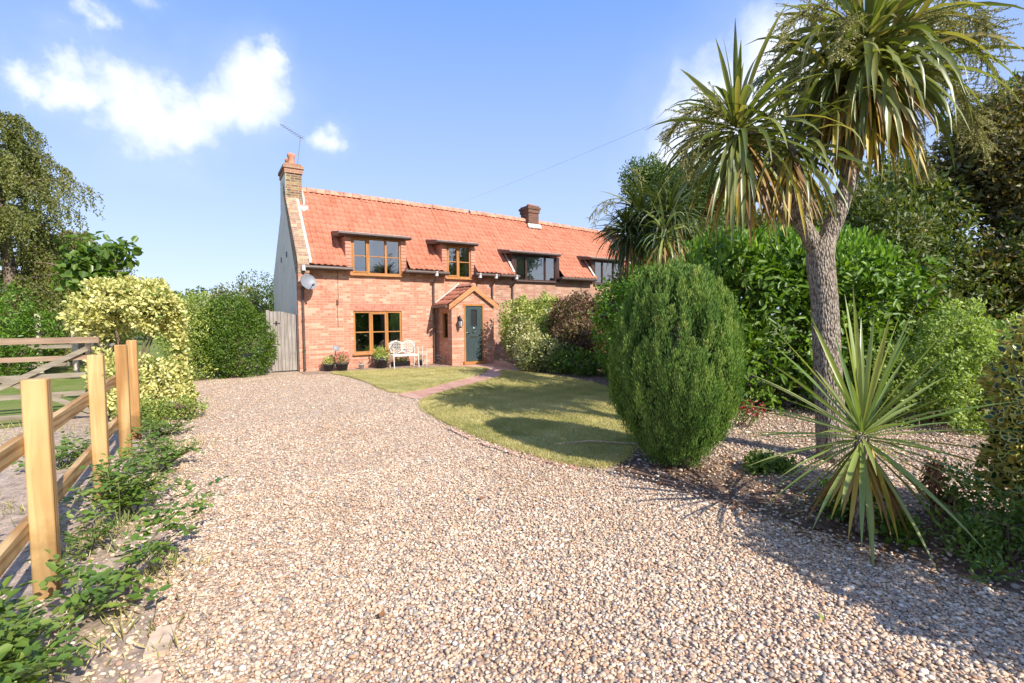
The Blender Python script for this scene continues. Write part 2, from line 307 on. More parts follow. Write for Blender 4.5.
# pebbles
M, t, b, o = newmat('pebble'); a = t.nodes.new('ShaderNodeAttribute'); a.attribute_name = 'rnd'
c = ramp(t, a.outputs['Fac'], PEB, 'CONSTANT'); nn = noise(t, 60, 3, wpos(t))
c = mixc(t, .35, c, ramp(t, nn.outputs['Fac'], [(.6, .55, .5), (1, 1, 1)], pos=[.35, .6]), 'MULTIPLY')
nb = noise(t, .9, 5, wpos(t), .65); c = mixc(t, .75, c, ramp(t, nb.outputs['Fac'], [(.88, .83, .77), (1, 1, 1), (1.0, .97, .93)], pos=[.36, .52, .7]), 'MULTIPLY')
t.links.new(c, b.inputs['Base Color']); b.inputs['Roughness'].default_value = .8; b.inputs['Specular IOR Level'].default_value = .35
MT['pebble'] = M
LM = dict(
 laurel=leafmat('laurel_leaf', [(0.031, 0.068, 0.009), (0.069, 0.137, 0.014), (0.129, 0.223, 0.021), (0.259, 0.347, 0.034)], trans=.3, rough=.42, tboost=1.7, spec=.4),
 laurel_lt=leafmat('laurel_light_leaf', [(.055, .12, .014), (.12, .23, .025), (.24, .36, .055)], trans=.35, rough=.35, tboost=1.9),
 yew=leafmat('conifer_spray', [(0.031, 0.074, 0.014), (0.087, 0.175, 0.029), (0.174, 0.288, 0.053), (0.287, 0.362, 0.08), (0.599, 0.443, 0.133)], pos=[0, .3, .62, .88, 1], trans=.2, rough=.6),
 euony=leafmat('variegated_leaf', [(.05, .10, .02), (.16, .23, .04), (.60, .56, .18), (.76, .71, .34), (.84, .81, .55)], pos=[0, .22, .4, .75, 1], trans=.3, rough=.5, tboost=1.1),
 green=leafmat('box_green_leaf', [(0.045, 0.092, 0.01), (0.09, 0.162, 0.015), (0.165, 0.238, 0.025)], trans=.3, tboost=1.7),
 varig2=leafmat('pale_variegated_leaf', [(.09, .15, .02), (.20, .28, .045), (.42, .45, .11), (.68, .64, .28)], pos=[0, .3, .6, .9], trans=.3, tboost=1.3),
 cream=leafmat('cream_edged_leaf', [(.07, .12, .02), (.18, .22, .05), (.48, .45, .18), (.74, .68, .42)], pos=[0, .3, .62, .9], trans=.25, tboost=1.2),
 red=leafmat('purple_leaf', [(.10, .04, .03), (.07, .035, .025), (.15, .075, .05), (.21, .13, .07), (.15, .17, .04), (.22, .25, .07)], trans=.3),
 birch=leafmat('birch_leaf', [(.07, .09, .02), (.14, .16, .035), (.22, .22, .055), (.32, .29, .09)], trans=.35),
 catal=leafmat('broad_leaf', [(0.06, 0.116, 0.02), (0.12, 0.2, 0.03), (0.24, 0.294, 0.07)], trans=.4, rough=.35),
 hedge=leafmat('hedge_leaf', [(0.045, 0.083, 0.015), (0.09, 0.145, 0.025), (0.165, 0.206, 0.037)], trans=.3),
 beech=leafmat('bronze_leaf', [(.05, .05, .014), (.10, .09, .024), (.17, .12, .035), (.17, .18, .04), (.24, .15, .05)], trans=.3, tboost=1.5),
 darkmix=leafmat('mixed_leaf', [(0.041, 0.064, 0.013), (0.082, 0.122, 0.022), (0.146, 0.171, 0.038), (0.227, 0.144, 0.054)], trans=.3),
 ltgreen=leafmat('pale_green_leaf', [(0.155, 0.232, 0.046), (0.294, 0.387, 0.085), (0.497, 0.574, 0.171)], trans=.35, tboost=1.4),
 holly=leafmat('golden_edged_leaf', [(.16, .18, .03), (.38, .36, .06), (.58, .50, .10), (.72, .62, .18)], pos=[0, .2, .4, .7], trans=.15, rough=.3, spec=.6),
 hollydark=leafmat('dark_leaf_centre', [(.015, .04, .01), (.03, .075, .015), (.06, .11, .02)], trans=.1, rough=.35, spec=.5),
 rose=leafmat('rose_leaf', [(0.063, 0.126, 0.02), (0.126, 0.21, 0.035), (0.252, 0.304, 0.06)], trans=.3, rough=.4),
 sword=leafmat('sword_leaf', [(.05, .07, .016), (.11, .14, .032), (.18, .205, .05), (.28, .29, .09), (.36, .27, .08)], trans=.3, rough=.35, tboost=1.5, spec=.55),
 sword_dk=leafmat('sword_leaf_dark', [(.035, .055, .014), (.065, .09, .022), (.11, .13, .035)], trans=.25, rough=.4),
 spiky=leafmat('pale_sword_leaf', [(.09, .15, .03), (.17, .25, .05), (.29, .34, .09), (.40, .40, .12)], trans=.3, rough=.35, tboost=1.2, spec=.6),
 dead=leafmat('dead_sword_leaf', [(.16, .085, .03), (.30, .17, .06), (.42, .26, .08), (.52, .40, .06)], trans=.25),
 flower=leafmat('flower_spray', [(.20, .20, .06), (.34, .33, .10), (.50, .47, .20)], trans=.2),
 pink=leafmat('pink_flower', [(.45, .04, .06), (.65, .15, .14), (.75, .35, .30)], trans=.2),
 crimson=leafmat('crimson_flower', [(.20, .01, .02), (.42, .02, .04)], trans=.2),
 fallen=leafmat('fallen_leaf', [(.10, .045, .02), (.24, .10, .04), (.36, .20, .08)], trans=.1),
)

# ------------------------------------------------------------------ helpers
def empty(name, loc=(0, 0, 0)):
    o = bpy.data.objects.new(name, None); COL.objects.link(o); o.location = loc; o.empty_display_size = .1
    return o
def tag(o, label=None, cat=None, group=None, kind=None):
    if label: o['label'] = label
    if cat: o['category'] = cat
    if group: o['group'] = group
    if kind: o['kind'] = kind
    return o
def link(name, me, parent=None):
    o = bpy.data.objects.new(name, me); COL.objects.link(o)
    if parent is not None:
        o.parent = parent
        p = parent; off = Vector((0, 0, 0))
        while p is not None: off += p.location; p = p.parent
        o.location = -off if parent.type == 'EMPTY' else Vector((0, 0, 0))
    return o

class MB:
    """collects verts and faces in world coordinates"""
    def __init__(s): s.v = []; s.f = []; s.r = []
    def add(s, vs, fs, r=.5):
        n = len(s.v); s.v += [tuple(v) for v in vs]; s.f += [tuple(i + n for i in f) for f in fs]; s.r += [r] * len(fs)
    def box(s, x0, x1, y0, y1, z0, z1, r=.5):
        vs = [(x, y, z) for z in (z0, z1) for y in (y0, y1) for x in (x0, x1)]
        s.add(vs, [(0, 2, 3, 1), (4, 5, 7, 6), (0, 1, 5, 4), (2, 6, 7, 3), (0, 4, 6, 2), (1, 3, 7, 5)], r)
    def bevbox(s, x0, x1, y0, y1, z0, z1, b=.006, r=.5):
        # box with chamfered vertical edges and top
        def ring(x0, x1, y0, y1, z, b): return [(x0 + b, y0, z), (x1 - b, y0, z), (x1, y0 + b, z), (x1, y1 - b, z), (x1 - b, y1, z), (x0 + b, y1, z), (x0, y1 - b, z), (x0, y0 + b, z)]
        vs = ring(x0, x1, y0, y1, z0, b) + ring(x0, x1, y0, y1, z1 - b, b) + ring(x0 + b, x1 - b, y0 + b, y1 - b, z1, b * .6)
        fs = [tuple(range(7, -1, -1)), tuple(range(16, 24))]
        for k in (0, 8): fs += [(k + i, k + (i + 1) % 8, k + 8 + (i + 1) % 8, k + 8 + i) for i in range(8)]
        s.add(vs, fs, r)
    def beam(s, a, b, wd, ht, up=(0, 0, 1), r=.5, ch=0.0):
        a = Vector(a); b = Vector(b); d = (b - a).normalized(); up = Vector(up)
        sd_ = d.cross(up).normalized(); u = sd_.cross(d).normalized()
        vs = []
        for p in (a, b):
            for (i, j) in ((-1, -1), (1, -1), (1, 1), (-1, 1)): vs.append(p + sd_ * i * wd / 2 + u * j * ht / 2)
        s.add(vs, [(3, 2, 1, 0), (4, 5, 6, 7), (0, 1, 5, 4), (1, 2, 6, 5), (2, 3, 7, 6), (3, 0, 4, 7)], r)
    def tube(s, pts, rad, n=8, r=.5, cap=True):
        pts = [Vector(p) for p in pts]
        if isinstance(rad, (int, float)): rad = [rad] * len(pts)
        vs = []; u = None
        for i, p in enumerate(pts):
            d = (pts[min(i + 1, len(pts) - 1)] - pts[max(i - 1, 0)]).normalized()
            if u is None: u = d.orthogonal().normalized()
            else:
                u = (u - d * u.dot(d))
                u = u.normalized() if u.length > 1e-5 else d.orthogonal().normalized()
            w_ = d.cross(u)
            for k in range(n):
                a = 2 * math.pi * k / n; vs.append(p + (u * math.cos(a) + w_ * math.sin(a)) * rad[i])
        fs = [(i * n + k, i * n + (k + 1) % n, (i + 1) * n + (k + 1) % n, (i + 1) * n + k) for i in range(len(pts) - 1) for k in range(n)]
        if cap: fs += [tuple(range(n - 1, -1, -1)), tuple((len(pts) - 1) * n + k for k in range(n))]
        s.add(vs, fs, r)
    def lathe(s, c, prof, n=16, r=.5, axis=None):
        c = Vector(c); vs = []
        q = Vector((0, 0, 1)).rotation_difference(Vector(axis)) if axis else None
        for (rr, z) in prof:
            for k in range(n):
                a = 2 * math.pi * k / n; v_ = Vector((rr * math.cos(a), rr * math.sin(a), z))
                vs.append(c + (q @ v_ if q else v_))
        m_ = len(prof)
        s.add(vs, [(i * n + k, i * n + (k + 1) % n, (i + 1) * n + (k + 1) % n, (i + 1) * n + k) for i in range(m_ - 1) for k in range(n)], r)
    def poly(s, pts, thick=None, r=.5):
        """prism from a planar outline and a thickness vector"""
        n = len(pts)
        if thick is None: s.add(pts, [tuple(range(n))], r); return
        T = Vector(thick); vs = [Vector(p) for p in pts] + [Vector(p) + T for p in pts]
        s.add(vs, [tuple(range(n - 1, -1, -1)), tuple(range(n, 2 * n))] + [(i, (i + 1) % n, n + (i + 1) % n, n + i) for i in range(n)], r)
    def build(s, name, mat, parent=None, smooth=False):
        me = bpy.data.meshes.new(name); me.from_pydata(s.v, [], s.f); me.materials.append(mat)
        a = me.attributes.new('rnd', 'FLOAT', 'FACE'); a.data.foreach_set('value', np.array(s.r, dtype=np.float32))
        if smooth: me.polygons.foreach_set('use_smooth', [True] * len(me.polygons))
        me.update()
        return link(name, me, parent)

def npmesh(name, V, Fc, mat, rnd, parent=None, smooth=False):
    """V (n,3), Fc (m,k) all faces with k corners, rnd per face"""
    me = bpy.data.meshes.new(name); k = Fc.shape[1]; m_ = len(Fc)
    me.vertices.add(len(V)); me.vertices.foreach_set('co', V.astype(np.float32).ravel())
    me.loops.add(m_ * k); me.loops.foreach_set('vertex_index', Fc.astype(np.int32).ravel())
    me.polygons.add(m_); me.polygons.foreach_set('loop_start', np.arange(0, m_ * k, k, dtype=np.int32))
    me.materials.append(mat)
    a = me.attributes.new('rnd', 'FLOAT', 'FACE'); a.data.foreach_set('value', rnd.astype(np.float32))
    if smooth: me.polygons.foreach_set('use_smooth', np.ones(m_, dtype=bool))
    me.update(calc_edges=True); me.validate()
    return link(name, me, parent)

def nrm(a): return a / np.maximum(np.linalg.norm(a, axis=1, keepdims=True), 1e-9)
def pnoise(P, f, seed=0):
    r_ = np.random.default_rng(seed + 99); o_ = np.zeros(len(P))
    for k in range(5):
        d = r_.normal(size=3); d /= np.linalg.norm(d); o_ += np.sin(P @ d * f * (1 + .45 * k) + r_.uniform(0, 6.28)) * (.8 ** k)
    return o_ / 2.4

def leaves(name, P, D, Nn, L, W, mat, rnd, parent=None, fold=.18, curl=.15, oval=False):
    D = nrm(D); Nn = nrm(Nn - D * (Nn * D).sum(1, keepdims=True)); S = np.cross(D, Nn)
    L = np.broadcast_to(L, (len(P),))[:, None]; W = np.broadcast_to(W, (len(P),))[:, None]
    if not oval:
        V = np.stack([P, P + D * L * .45 + S * W / 2 + Nn * W * fold, P + D * L - Nn * L * curl, P + D * L * .45 - S * W / 2 + Nn * W * fold], 1)
        b_ = np.arange(len(P))[:, None] * 4
        Fc = np.concatenate([b_ + [0, 1, 2], b_ + [0, 2, 3]], 0); rn = np.concatenate([rnd, rnd])
        return npmesh(name, V.reshape(-1, 3), Fc, mat, rn, parent)
    V = np.stack([P, P + D * L * .3 + S * W * .45 + Nn * W * fold, P + D * L * .7 + S * W * .4 + Nn * (W * fold - L * curl * .5), P + D * L - Nn * L * curl,
                  P + D * L * .7 - S * W * .4 + Nn * (W * fold - L * curl * .5), P + D * L * .3 - S * W * .45 + Nn * W * fold], 1)
    b_ = np.arange(len(P))[:, None] * 6
    Fc = np.concatenate([b_ + [0, 1, 2, 3], b_ + [0, 3, 4, 5]], 0); rn = np.concatenate([rnd, rnd])
    return npmesh(name, V.reshape(-1, 3), Fc, mat, rn, parent)

def shell(blobs, n, depth=.35, rough=.12, freq=5.0, g=rng, zmin=.02, skew=1.6):
    B = np.array([b_[:3] for b_ in blobs], float); Rr = np.array([b_[3:6] for b_ in blobs], float)
    ar = (Rr[:, 0] * Rr[:, 1] + Rr[:, 1] * Rr[:, 2] + Rr[:, 0] * Rr[:, 2]); ar /= ar.sum()
    Ps = []; Os = []; tot = 0
    while tot < n:
        k = g.choice(len(blobs), n, p=ar); d = nrm(g.normal(size=(n, 3)))
        c = B[k]; rr = Rr[k]
        base = c + d * rr
        r_ = (1 - depth * g.random(n) ** skew) * (1 + rough * pnoise(base, freq))
        p = c + d * rr * r_[:, None]; o_ = nrm(d / rr)
        ok = p[:, 2] > zmin
        for j in range(len(blobs)):
            q = (np.linalg.norm((p - B[j]) / Rr[j], axis=1) > (1 - depth) * .95) | (k == j); ok &= q
        Ps.append(p[ok]); Os.append(o_[ok]); tot += ok.sum()
    return np.concatenate(Ps)[:n], np.concatenate(Os)[:n]

def crown(name, blobs, n, L, W, mat, parent=None, depth=.4, rough=.12, freq=5, out=.7, up=.35, rand=.7, nup=.6, g=rng, rbias=0, clump=.35, cl=3.0, oval=False, curl=.15, fold=.18, zmin=.02, down=0, clus=0, crad=.1, inner=0):
    if clus:
        nc = max(1, n // clus); P0, O0 = shell(blobs, nc, depth, rough, freq, g, zmin)
        P = np.repeat(P0, clus, 0); O = np.repeat(O0, clus, 0); off = g.normal(size=P.shape); P = P + nrm(off) * crad * g.random((len(P), 1)) ** .5
        O = nrm(O * .6 + nrm(off) * .7); base = np.repeat(g.random(nc), clus)
    else:
        P, O = shell(blobs, n, depth, rough, freq, g, zmin); base = None
    n = len(P)
    rv = g.normal(size=(n, 3)); D = O * out + np.array([0, 0, up - down]) + nrm(rv) * rand
    Nn = O + np.array([0, 0, nup]) + nrm(g.normal(size=(n, 3))) * .6
    Ls = L * g.uniform(.6, 1.15, n); Ws = W * g.uniform(.75, 1.15, n)
    r_ = g.random(n) * (1 - clump) + clump * (.5 + .5 * pnoise(P, cl, 3)) + rbias
    if base is not None: r_ = r_ * .6 + base * .4
    if inner:
        Dn = nrm(D); Nh = nrm(Nn - Dn * (Nn * Dn).sum(1, keepdims=True)); q = P + Dn * (Ls * .13)[:, None] + Nh * .003
        leaves('leaf_centre', q, D, Nn, Ls * .74, Ws * .66, LM['hollydark'], g.random(n), parent, curl=curl * 1.2, fold=fold, oval=oval)
    return leaves(name, P, D, Nn, Ls, Ws, mat, np.clip(r_, 0, 1), parent, curl=curl, fold=fold, oval=oval)

def trunk(name, pts, rad, mat, parent, n=8, extra=()):
    mb = MB(); mb.tube(pts, rad, n)
    for p_, r_ in extra: mb.tube(p_, r_, max(5, n - 2))
    return mb.build(name, mat, parent, True)

def stems(parent, base, blobs, n=7, r=.02, name='stem', mat=None, g=random):
    mb = MB()
    for i in range(n):
        b_ = blobs[i % len(blobs)]; a = g.uniform(0, 6.28)
        e = Vector((b_[0] + math.cos(a) * b_[3] * .7, b_[1] + math.sin(a) * b_[4] * .7, b_[2] + b_[5] * g.uniform(0, .7)))
        s_ = Vector(base) + Vector((g.uniform(-.12, .12), g.uniform(-.12, .12), 0)); mid = s_.lerp(e, .5) + Vector((g.uniform(-.1, .1), g.uniform(-.1, .1), .1))
        mb.tube([s_, mid, e], [r, r * .7, r * .3], 6)
    return mb.build(name, mat or MT['twig'], parent, True)

def ribbons(name, specs, mat, parent=None, segs=7, fold=.22):
    """specs: (base, dir, length, width, droop, rnd[, side])"""
    V = []; Fc = []; rn = []
    for sp_ in specs:
        p0, d0, L, W, droop, rv = sp_[:6]
        d = np.array(d0, float); d /= np.linalg.norm(d); p = np.array(p0, float)
        side = np.cross(d, (0, 0, 1)); 
        if np.linalg.norm(side) < .05: side = np.array([1., 0, 0])
        side /= np.linalg.norm(side); th = sp_[6] if len(sp_) > 6 else 0
        nn = np.cross(side, d); side = side * math.cos(th) + nn * math.sin(th)
        base = len(V)
        for i in range(segs + 1):
            u = i / segs; wv = W * (.55 + .9 * u if u < .5 else 1.0 * (1 - ((u - .5) / .5) ** 1.7)) * .5
            if i == segs: wv = W * .03
            n_ = np.cross(side, d); n_ /= np.linalg.norm(n_)
            V += [p + side * wv + n_ * wv * fold * 2, p.copy(), p - side * wv + n_ * wv * fold * 2]
            p = p + d * L / segs; d = d + np.array([0, 0, -droop * (.3 + 1.4 * u) / segs]); d /= np.linalg.norm(d)
        for i in range(segs):
            a = base + i * 3; Fc += [(a, a + 1, a + 4, a + 3), (a + 1, a + 2, a + 5, a + 4)]; rn += [rv, rv]
    return npmesh(name, np.array(V), np.array(Fc), mat, np.array(rn), parent, True)

# ------------------------------------------------------------------ ground
def sheet(name, pts, z, mat, kind='structure'):
    mb = MB(); mb.poly([(x, y, z) for x, y in pts]); o_ = mb.build(name, mat); o_['kind'] = kind; return o_
def smooth_loop(pts, n=6):
    P = [Vector((*p, 0)) for p in pts]; o_ = []
    for i in range(len(P)):
        a, b_, c, d = P[i - 1], P[i], P[(i + 1) % len(P)], P[(i + 2) % len(P)]
        for k in range(n):
            t_ = k / n; q = .5 * ((2 * b_) + (c - a) * t_ + (2 * a - 5 * b_ + 4 * c - d) * t_ ** 2 + (3 * b_ - a - 3 * c + d) * t_ ** 3); o_.append((q.x, q.y))
    return o_
sheet('ground', [(-700, -700), (700, -700), (700, 700), (-700, 700)], -.03, MT['field'])
sheet('gravel_drive', [(-.28, -12), (3.95, -12), (4.0, 1.2), (3.85, 2.6), (3.75, 3.45), (6.3, 8.0), (9.0, 13), (9.0, 15.35), (-1.2, 20), (-1.2, 16), (-.5, 12.0), (-.28, 8)], 0, MT['gravel'])
sheet('soil_strip', [(-1.1, -12), (-.284, -12), (-.284, 8), (-.504, 12), (-1.2, 13.5), (-1.9, 12)], 0, MT['soil'])
sheet('gravel_track', [(-12, -12), (-1.104, -12), (-1.904, 12), (-1.3, 16), (-12, 9.2)], -.004, MT['track'])
sheet('paddock', [(-60, 8.2), (-12, 8.2), (-6, 9.4), (-2.2, 10.05), (-1.5, 12), (-1.3, 45), (-60, 45)], .004, MT['paddock'])
sheet('gravel_bed', [(4.9, 1.4), (11, -1.2), (12, 3.5), (8.6, 4.2), (6.3, 4.9), (4.3, 4.35), (4.1, 2.8), (4.7, 1.3)], .004, MT['gravel_bed'])
sheet('bed_soil', [(3.604, -12), (11, -12), (11, -.5), (4.95, 1.3), (4.35, 2.85), (4.75, 4.1), (6.4, 4.9), (9, 4.4), (12, 4.0), (16, 9), (12, 15.0), (9.0, 14.6), (8.2, 12.4), (7.4, 10.6), (7.5, 9.3), (7.2, 7.6), (5.6, 5.2), (4.3, 4.0), (3.45, 3.55), (3.62, 2.5), (3.75, 1.2)], .008, MT['darksoil'])
lawnA = smooth_loop([(3.05, 14.4), (4.5, 14.25), (6.2, 13.75), (7.0, 13.2), (7.15, 12.7), (6.7, 12.0), (6.0, 11.35), (5.0, 10.7), (3.9, 9.9), (3.35, 9.75), (3.25, 10.6), (3.3, 11.8), (3.2, 13.2)], 5)
lawnB = smooth_loop([(7.25, 11.9), (6.6, 10.9), (5.6, 10.15), (4.5, 9.45), (3.6, 8.75), (3.2, 8.0), (3.02, 6.9), (2.98, 5.6), (3.08, 4.6), (3.3, 3.85), (3.8, 3.75), (4.6, 4.35), (5.9, 5.6), (7.3, 7.6), (7.7, 9.3), (7.6, 10.6)], 5)
pathP = smooth_loop([(6.65, 14.18), (8.3, 14.18), (8.25, 13.3), (7.75, 12.3), (7.2, 11.55), (6.6, 10.85), (5.6, 10.1), (4.5, 9.4), (3.62, 8.72), (3.3, 9.2), (3.42, 9.72), (3.95, 9.88), (5.05, 10.68), (6.05, 11.33), (6.75, 12.0), (7.2, 12.75), (7.0, 13.4)], 4)
sheet('brick_path', pathP, .012, MT['paver'])
for nme, lp in (('near_house_lawn', lawnA), ('front_lawn', lawnB)):
    mb = MB(); mb.poly([(x, y, 0) for x, y in lp], (0, 0, .028)); o_ = mb.build(nme, MT['lawn']); o_['kind'] = 'structure'
sheet('house_apron', [(2.3, 14.45), (4.5, 14.3), (6.2, 13.8), (6.68, 13.5), (6.68, 15.35), (2.3, 15.35)], .006, MT['gravel_bed'])

def inpoly(P, poly):
    x, y = P[:, 0], P[:, 1]; ins = np.zeros(len(P), bool); n = len(poly)
    for i in range(n):
        x0, y0 = poly[i]; x1, y1 = poly[(i + 1) % n]
        c = ((y0 > y) != (y1 > y)) & (x < (x1 - x0) * (y - y0) / (y1 - y0 + 1e-12) + x0); ins ^= c
    return ins
# grass blades on both lawns, plus ragged overhanging edges
def blades(poly, n, h, name, edge=0, z=.028, label=None):
    q = np.array(poly); lo, hi = q.min(0), q.max(0); P = rng.uniform(lo, hi, (n * 2, 2)); P = P[inpoly(P, poly)][:n]
    if edge:
        i = rng.integers(0, len(q), edge); j = (i + 1) % len(q); u = rng.random((edge, 1)); E = q[i] * (1 - u) + q[j] * u + rng.normal(0, .035, (edge, 2)); P = np.concatenate([P, E])
    n = len(P); P3 = np.column_stack([P, np.full(n, z - .006)])
    D = np.column_stack([rng.normal(0, .45, (n, 2)), np.ones(n)]); Nn = np.column_stack([rng.normal(size=(n, 2)), np.full(n, .2)])
    r_ = np.clip(rng.random(n) * .4 + .6 * (.55 + .35 * pnoise(P3, 2.0, 5) + .35 * pnoise(P3, 7, 6)), 0, 1)
    o_ = leaves(name, P3, D, Nn, h * rng.uniform(.5, 1.4, n), .007, MT['grass'], r_); tag(o_, label, 'grass', kind='stuff'); return o_
blades(lawnB, 110000, .035, 'lawn_grass', 9000, label='short yellow-green mown grass on the lawn in front of the hedge')
blades(lawnA, 30000, .03, 'lawn_grass', 3000, label='short mown grass on the small lawn below the house wall')

# pebbles of the drive as real stones
PHI = (1 + 5 ** .5) / 2
ICO = nrm(np.array([(-1, PHI, 0), (1, PHI, 0), (-1, -PHI, 0), (1, -PHI, 0), (0, -1, PHI), (0, 1, PHI), (0, -1, -PHI), (0, 1, -PHI), (PHI, 0, -1), (PHI, 0, 1), (-PHI, 0, -1), (-PHI, 0, 1)], float))
ICF = np.array([(0, 11, 5), (0, 5, 1), (0, 1, 7), (0, 7, 10), (0, 10, 11), (1, 5, 9), (5, 11, 4), (11, 10, 2), (10, 7, 6), (7, 1, 8), (3, 9, 4), (3, 4, 2), (3, 2, 6), (3, 6, 8), (3, 8, 9), (4, 9, 5), (2, 4, 11), (6, 2, 10), (8, 6, 7), (9, 8, 1)])
def stones(name, P2, size, z, label, mat, rr=None):
    n = len(P2); g = rng; s_ = size * g.lognormal(0, .28, (n, 1)) ; a = s_ * g.uniform(.85, 1.35, (n, 1)); b_ = s_ * g.uniform(.6, 1.0, (n, 1)); c = s_ * g.uniform(.35, .65, (n, 1))
    V = ICO[None] * np.stack([a, b_, c], 2) * (1 + g.normal(0, .09, (n, 12, 1)))
    th = g.uniform(0, 6.28, n); ph = g.normal(0, .35, n); ct, st, cp, sp_ = np.cos(th), np.sin(th), np.cos(ph), np.sin(ph)
    y = V[:, :, 1] * cp[:, None] - V[:, :, 2] * sp_[:, None]; zz = V[:, :, 1] * sp_[:, None] + V[:, :, 2] * cp[:, None]; x = V[:, :, 0]
    X = x * ct[:, None] - y * st[:, None] + P2[:, 0:1]; Y = x * st[:, None] + y * ct[:, None] + P2[:, 1:2]
    Z = zz + z + (g.random((n, 1)) * .8) * s_
    V = np.stack([X, Y, Z], 2).reshape(-1, 3); Fc = (ICF[None] + np.arange(n)[:, None, None] * 12).reshape(-1, 3)
    r_ = g.random(n) if rr is None else rr
    o_ = npmesh(name, V, Fc, mat, np.repeat(r_, 20), smooth=True); tag(o_, label, 'gravel', kind='stuff'); return o_
def scatter(poly, dens, n_try):
    q = np.array(poly); lo, hi = q.min(0), q.max(0); P = rng.uniform(lo, hi, (n_try, 2)); A = (hi - lo).prod()
    P = P[inpoly(P, poly)]; keep = rng.random(len(P)) < dens(P) * A / n_try; return P[keep]
drive = [(-.26, .4), (3.85, .4), (3.8, 1.3), (3.62, 2.6), (3.5, 3.5), (3.05, 4.3), (2.95, 5.6), (3.0, 7), (3.2, 8.2), (3.5, 9), (3.15, 11.5), (3.1, 14.3), (-.3, 14.6)]
def fovmask(P): # leave out what the lens never sees close by
    return (P[:, 1] * 1.02 + P[:, 0] * .2 > .5)
dn = lambda P: np.where(P[:, 1] < 3.2, 5400, np.where(P[:, 1] < 5, 3900, np.where(P[:, 1] < 8, 1900, 700))) * (P[:, 0] * .536 + P[:, 1] * .844 > 1.55)
Pd = scatter(drive, dn, 340000)
stones('gravel_stones', Pd, .0091, .002, 'loose mixed cream, tan and grey pebbles covering the drive', MT['pebble'])
strip = [(-1.2, 1.5), (-.2, 1.5), (-.2, 10.5), (-.9, 10.5)]
stones('strip_stones', scatter(strip, lambda P: 260 + 900 * (P[:, 0] > -.5), 12000), .011, .002, 'scattered pebbles on the sandy strip beside the timber fence', MT['pebble'])
bedp = [(3.5, .5), (5.6, .3), (10, .2), (10, 4), (6.4, 5), (4.4, 4.2), (3.5, 3.5)]
stones('bed_stones', scatter(bedp, lambda P: np.where(P[:, 0] < 4.7, 420, 750), 40000), .0125, .01, 'pebbles spread round the palm and the spiky plant', MT['pebble'])
ed_ = [(2.84, 6.3), (2.98, 6.3), (3.02, 5.3), (3.12, 4.5), (3.4, 3.75), (3.2, 3.7), (2.92, 4.5), (2.82, 5.3)]
stones('edge_stones', scatter(ed_, lambda P: 1500 + 0 * P[:, 0], 9000), .0095, .022, 'pebbles spilled over the brick edging of the lawn', MT['pebble'])
# dead leaves and bark bits in the shaded bed
Pb = scatter([(3.5, .8), (5, .7), (4.9, 3.2), (4.5, 4.2), (3.5, 3.6)], lambda P: 150 + 0 * P[:, 0], 6000); nb = len(Pb)
o_ = leaves('leaf_litter', np.column_stack([Pb, np.full(nb, .03)]), np.column_stack([rng.normal(size=(nb, 2)), np.full(nb, .1)]), np.column_stack([rng.normal(0, .3, (nb, 2)), np.ones(nb)]),
       rng.uniform(.03, .09, nb), rng.uniform(.008, .03, nb), LM['fallen'], rng.random(nb)); tag(o_, 'brown dead leaves and bark littering the shaded bed', 'leaf litter', kind='stuff')
# brick edging by the lawn and by the left strip
def edging(name, pts, label, gap=.235, w_=.10, L=.215, z=.03, mat='paver'):
    root = empty(name, (*pts[0], 0)); tag(root, label, 'edging')
    P = [Vector((*p, 0)) for p in pts]; i = 0
    for a, b_ in zip(P[:-1], P[1:]):
        d = (b_ - a).normalized(); n = int((b_ - a).length / gap)
        for k in range(n):
            c = a + d * (k * gap + gap / 2) + Vector((random.uniform(-.008, .008), random.uniform(-.008, .008), 0)); dd = (d + Vector((random.uniform(-.04, .04), random.uniform(-.04, .04), 0))).normalized()
            mb = MB(); mb.beam(c - dd * L / 2 + Vector((0, 0, z - .03)), c + dd * L / 2 + Vector((0, 0, z - .03 + random.uniform(-.006, .006))), w_, .07); mb.build('brick', MT[mat], root)
edging('brick_edging', [(2.9, 6.2), (2.9, 5.3), (3.0, 4.5), (3.25, 3.8)], 'curved row of flat bricks edging the lawn beside the gravel', z=.018)
edging('brick_edging', [(-.30, 1.9), (-.25, 2.75), (-.22, 3.1)], 'short row of worn bricks set between sandy strip and gravel', z=.028, mat='sandbrick')

# ------------------------------------------------------------------ houses
YW = 15.3; YE, ZE = 15.02, 3.13; YR = 17.5
def zr(x): return 5.80 - .004 * (x - 2.9) - .00125 * (x - 2.9) ** 2
def zroof(x, y): return ZE + (zr(x) - ZE) * (y - YE) / (YR - YE)

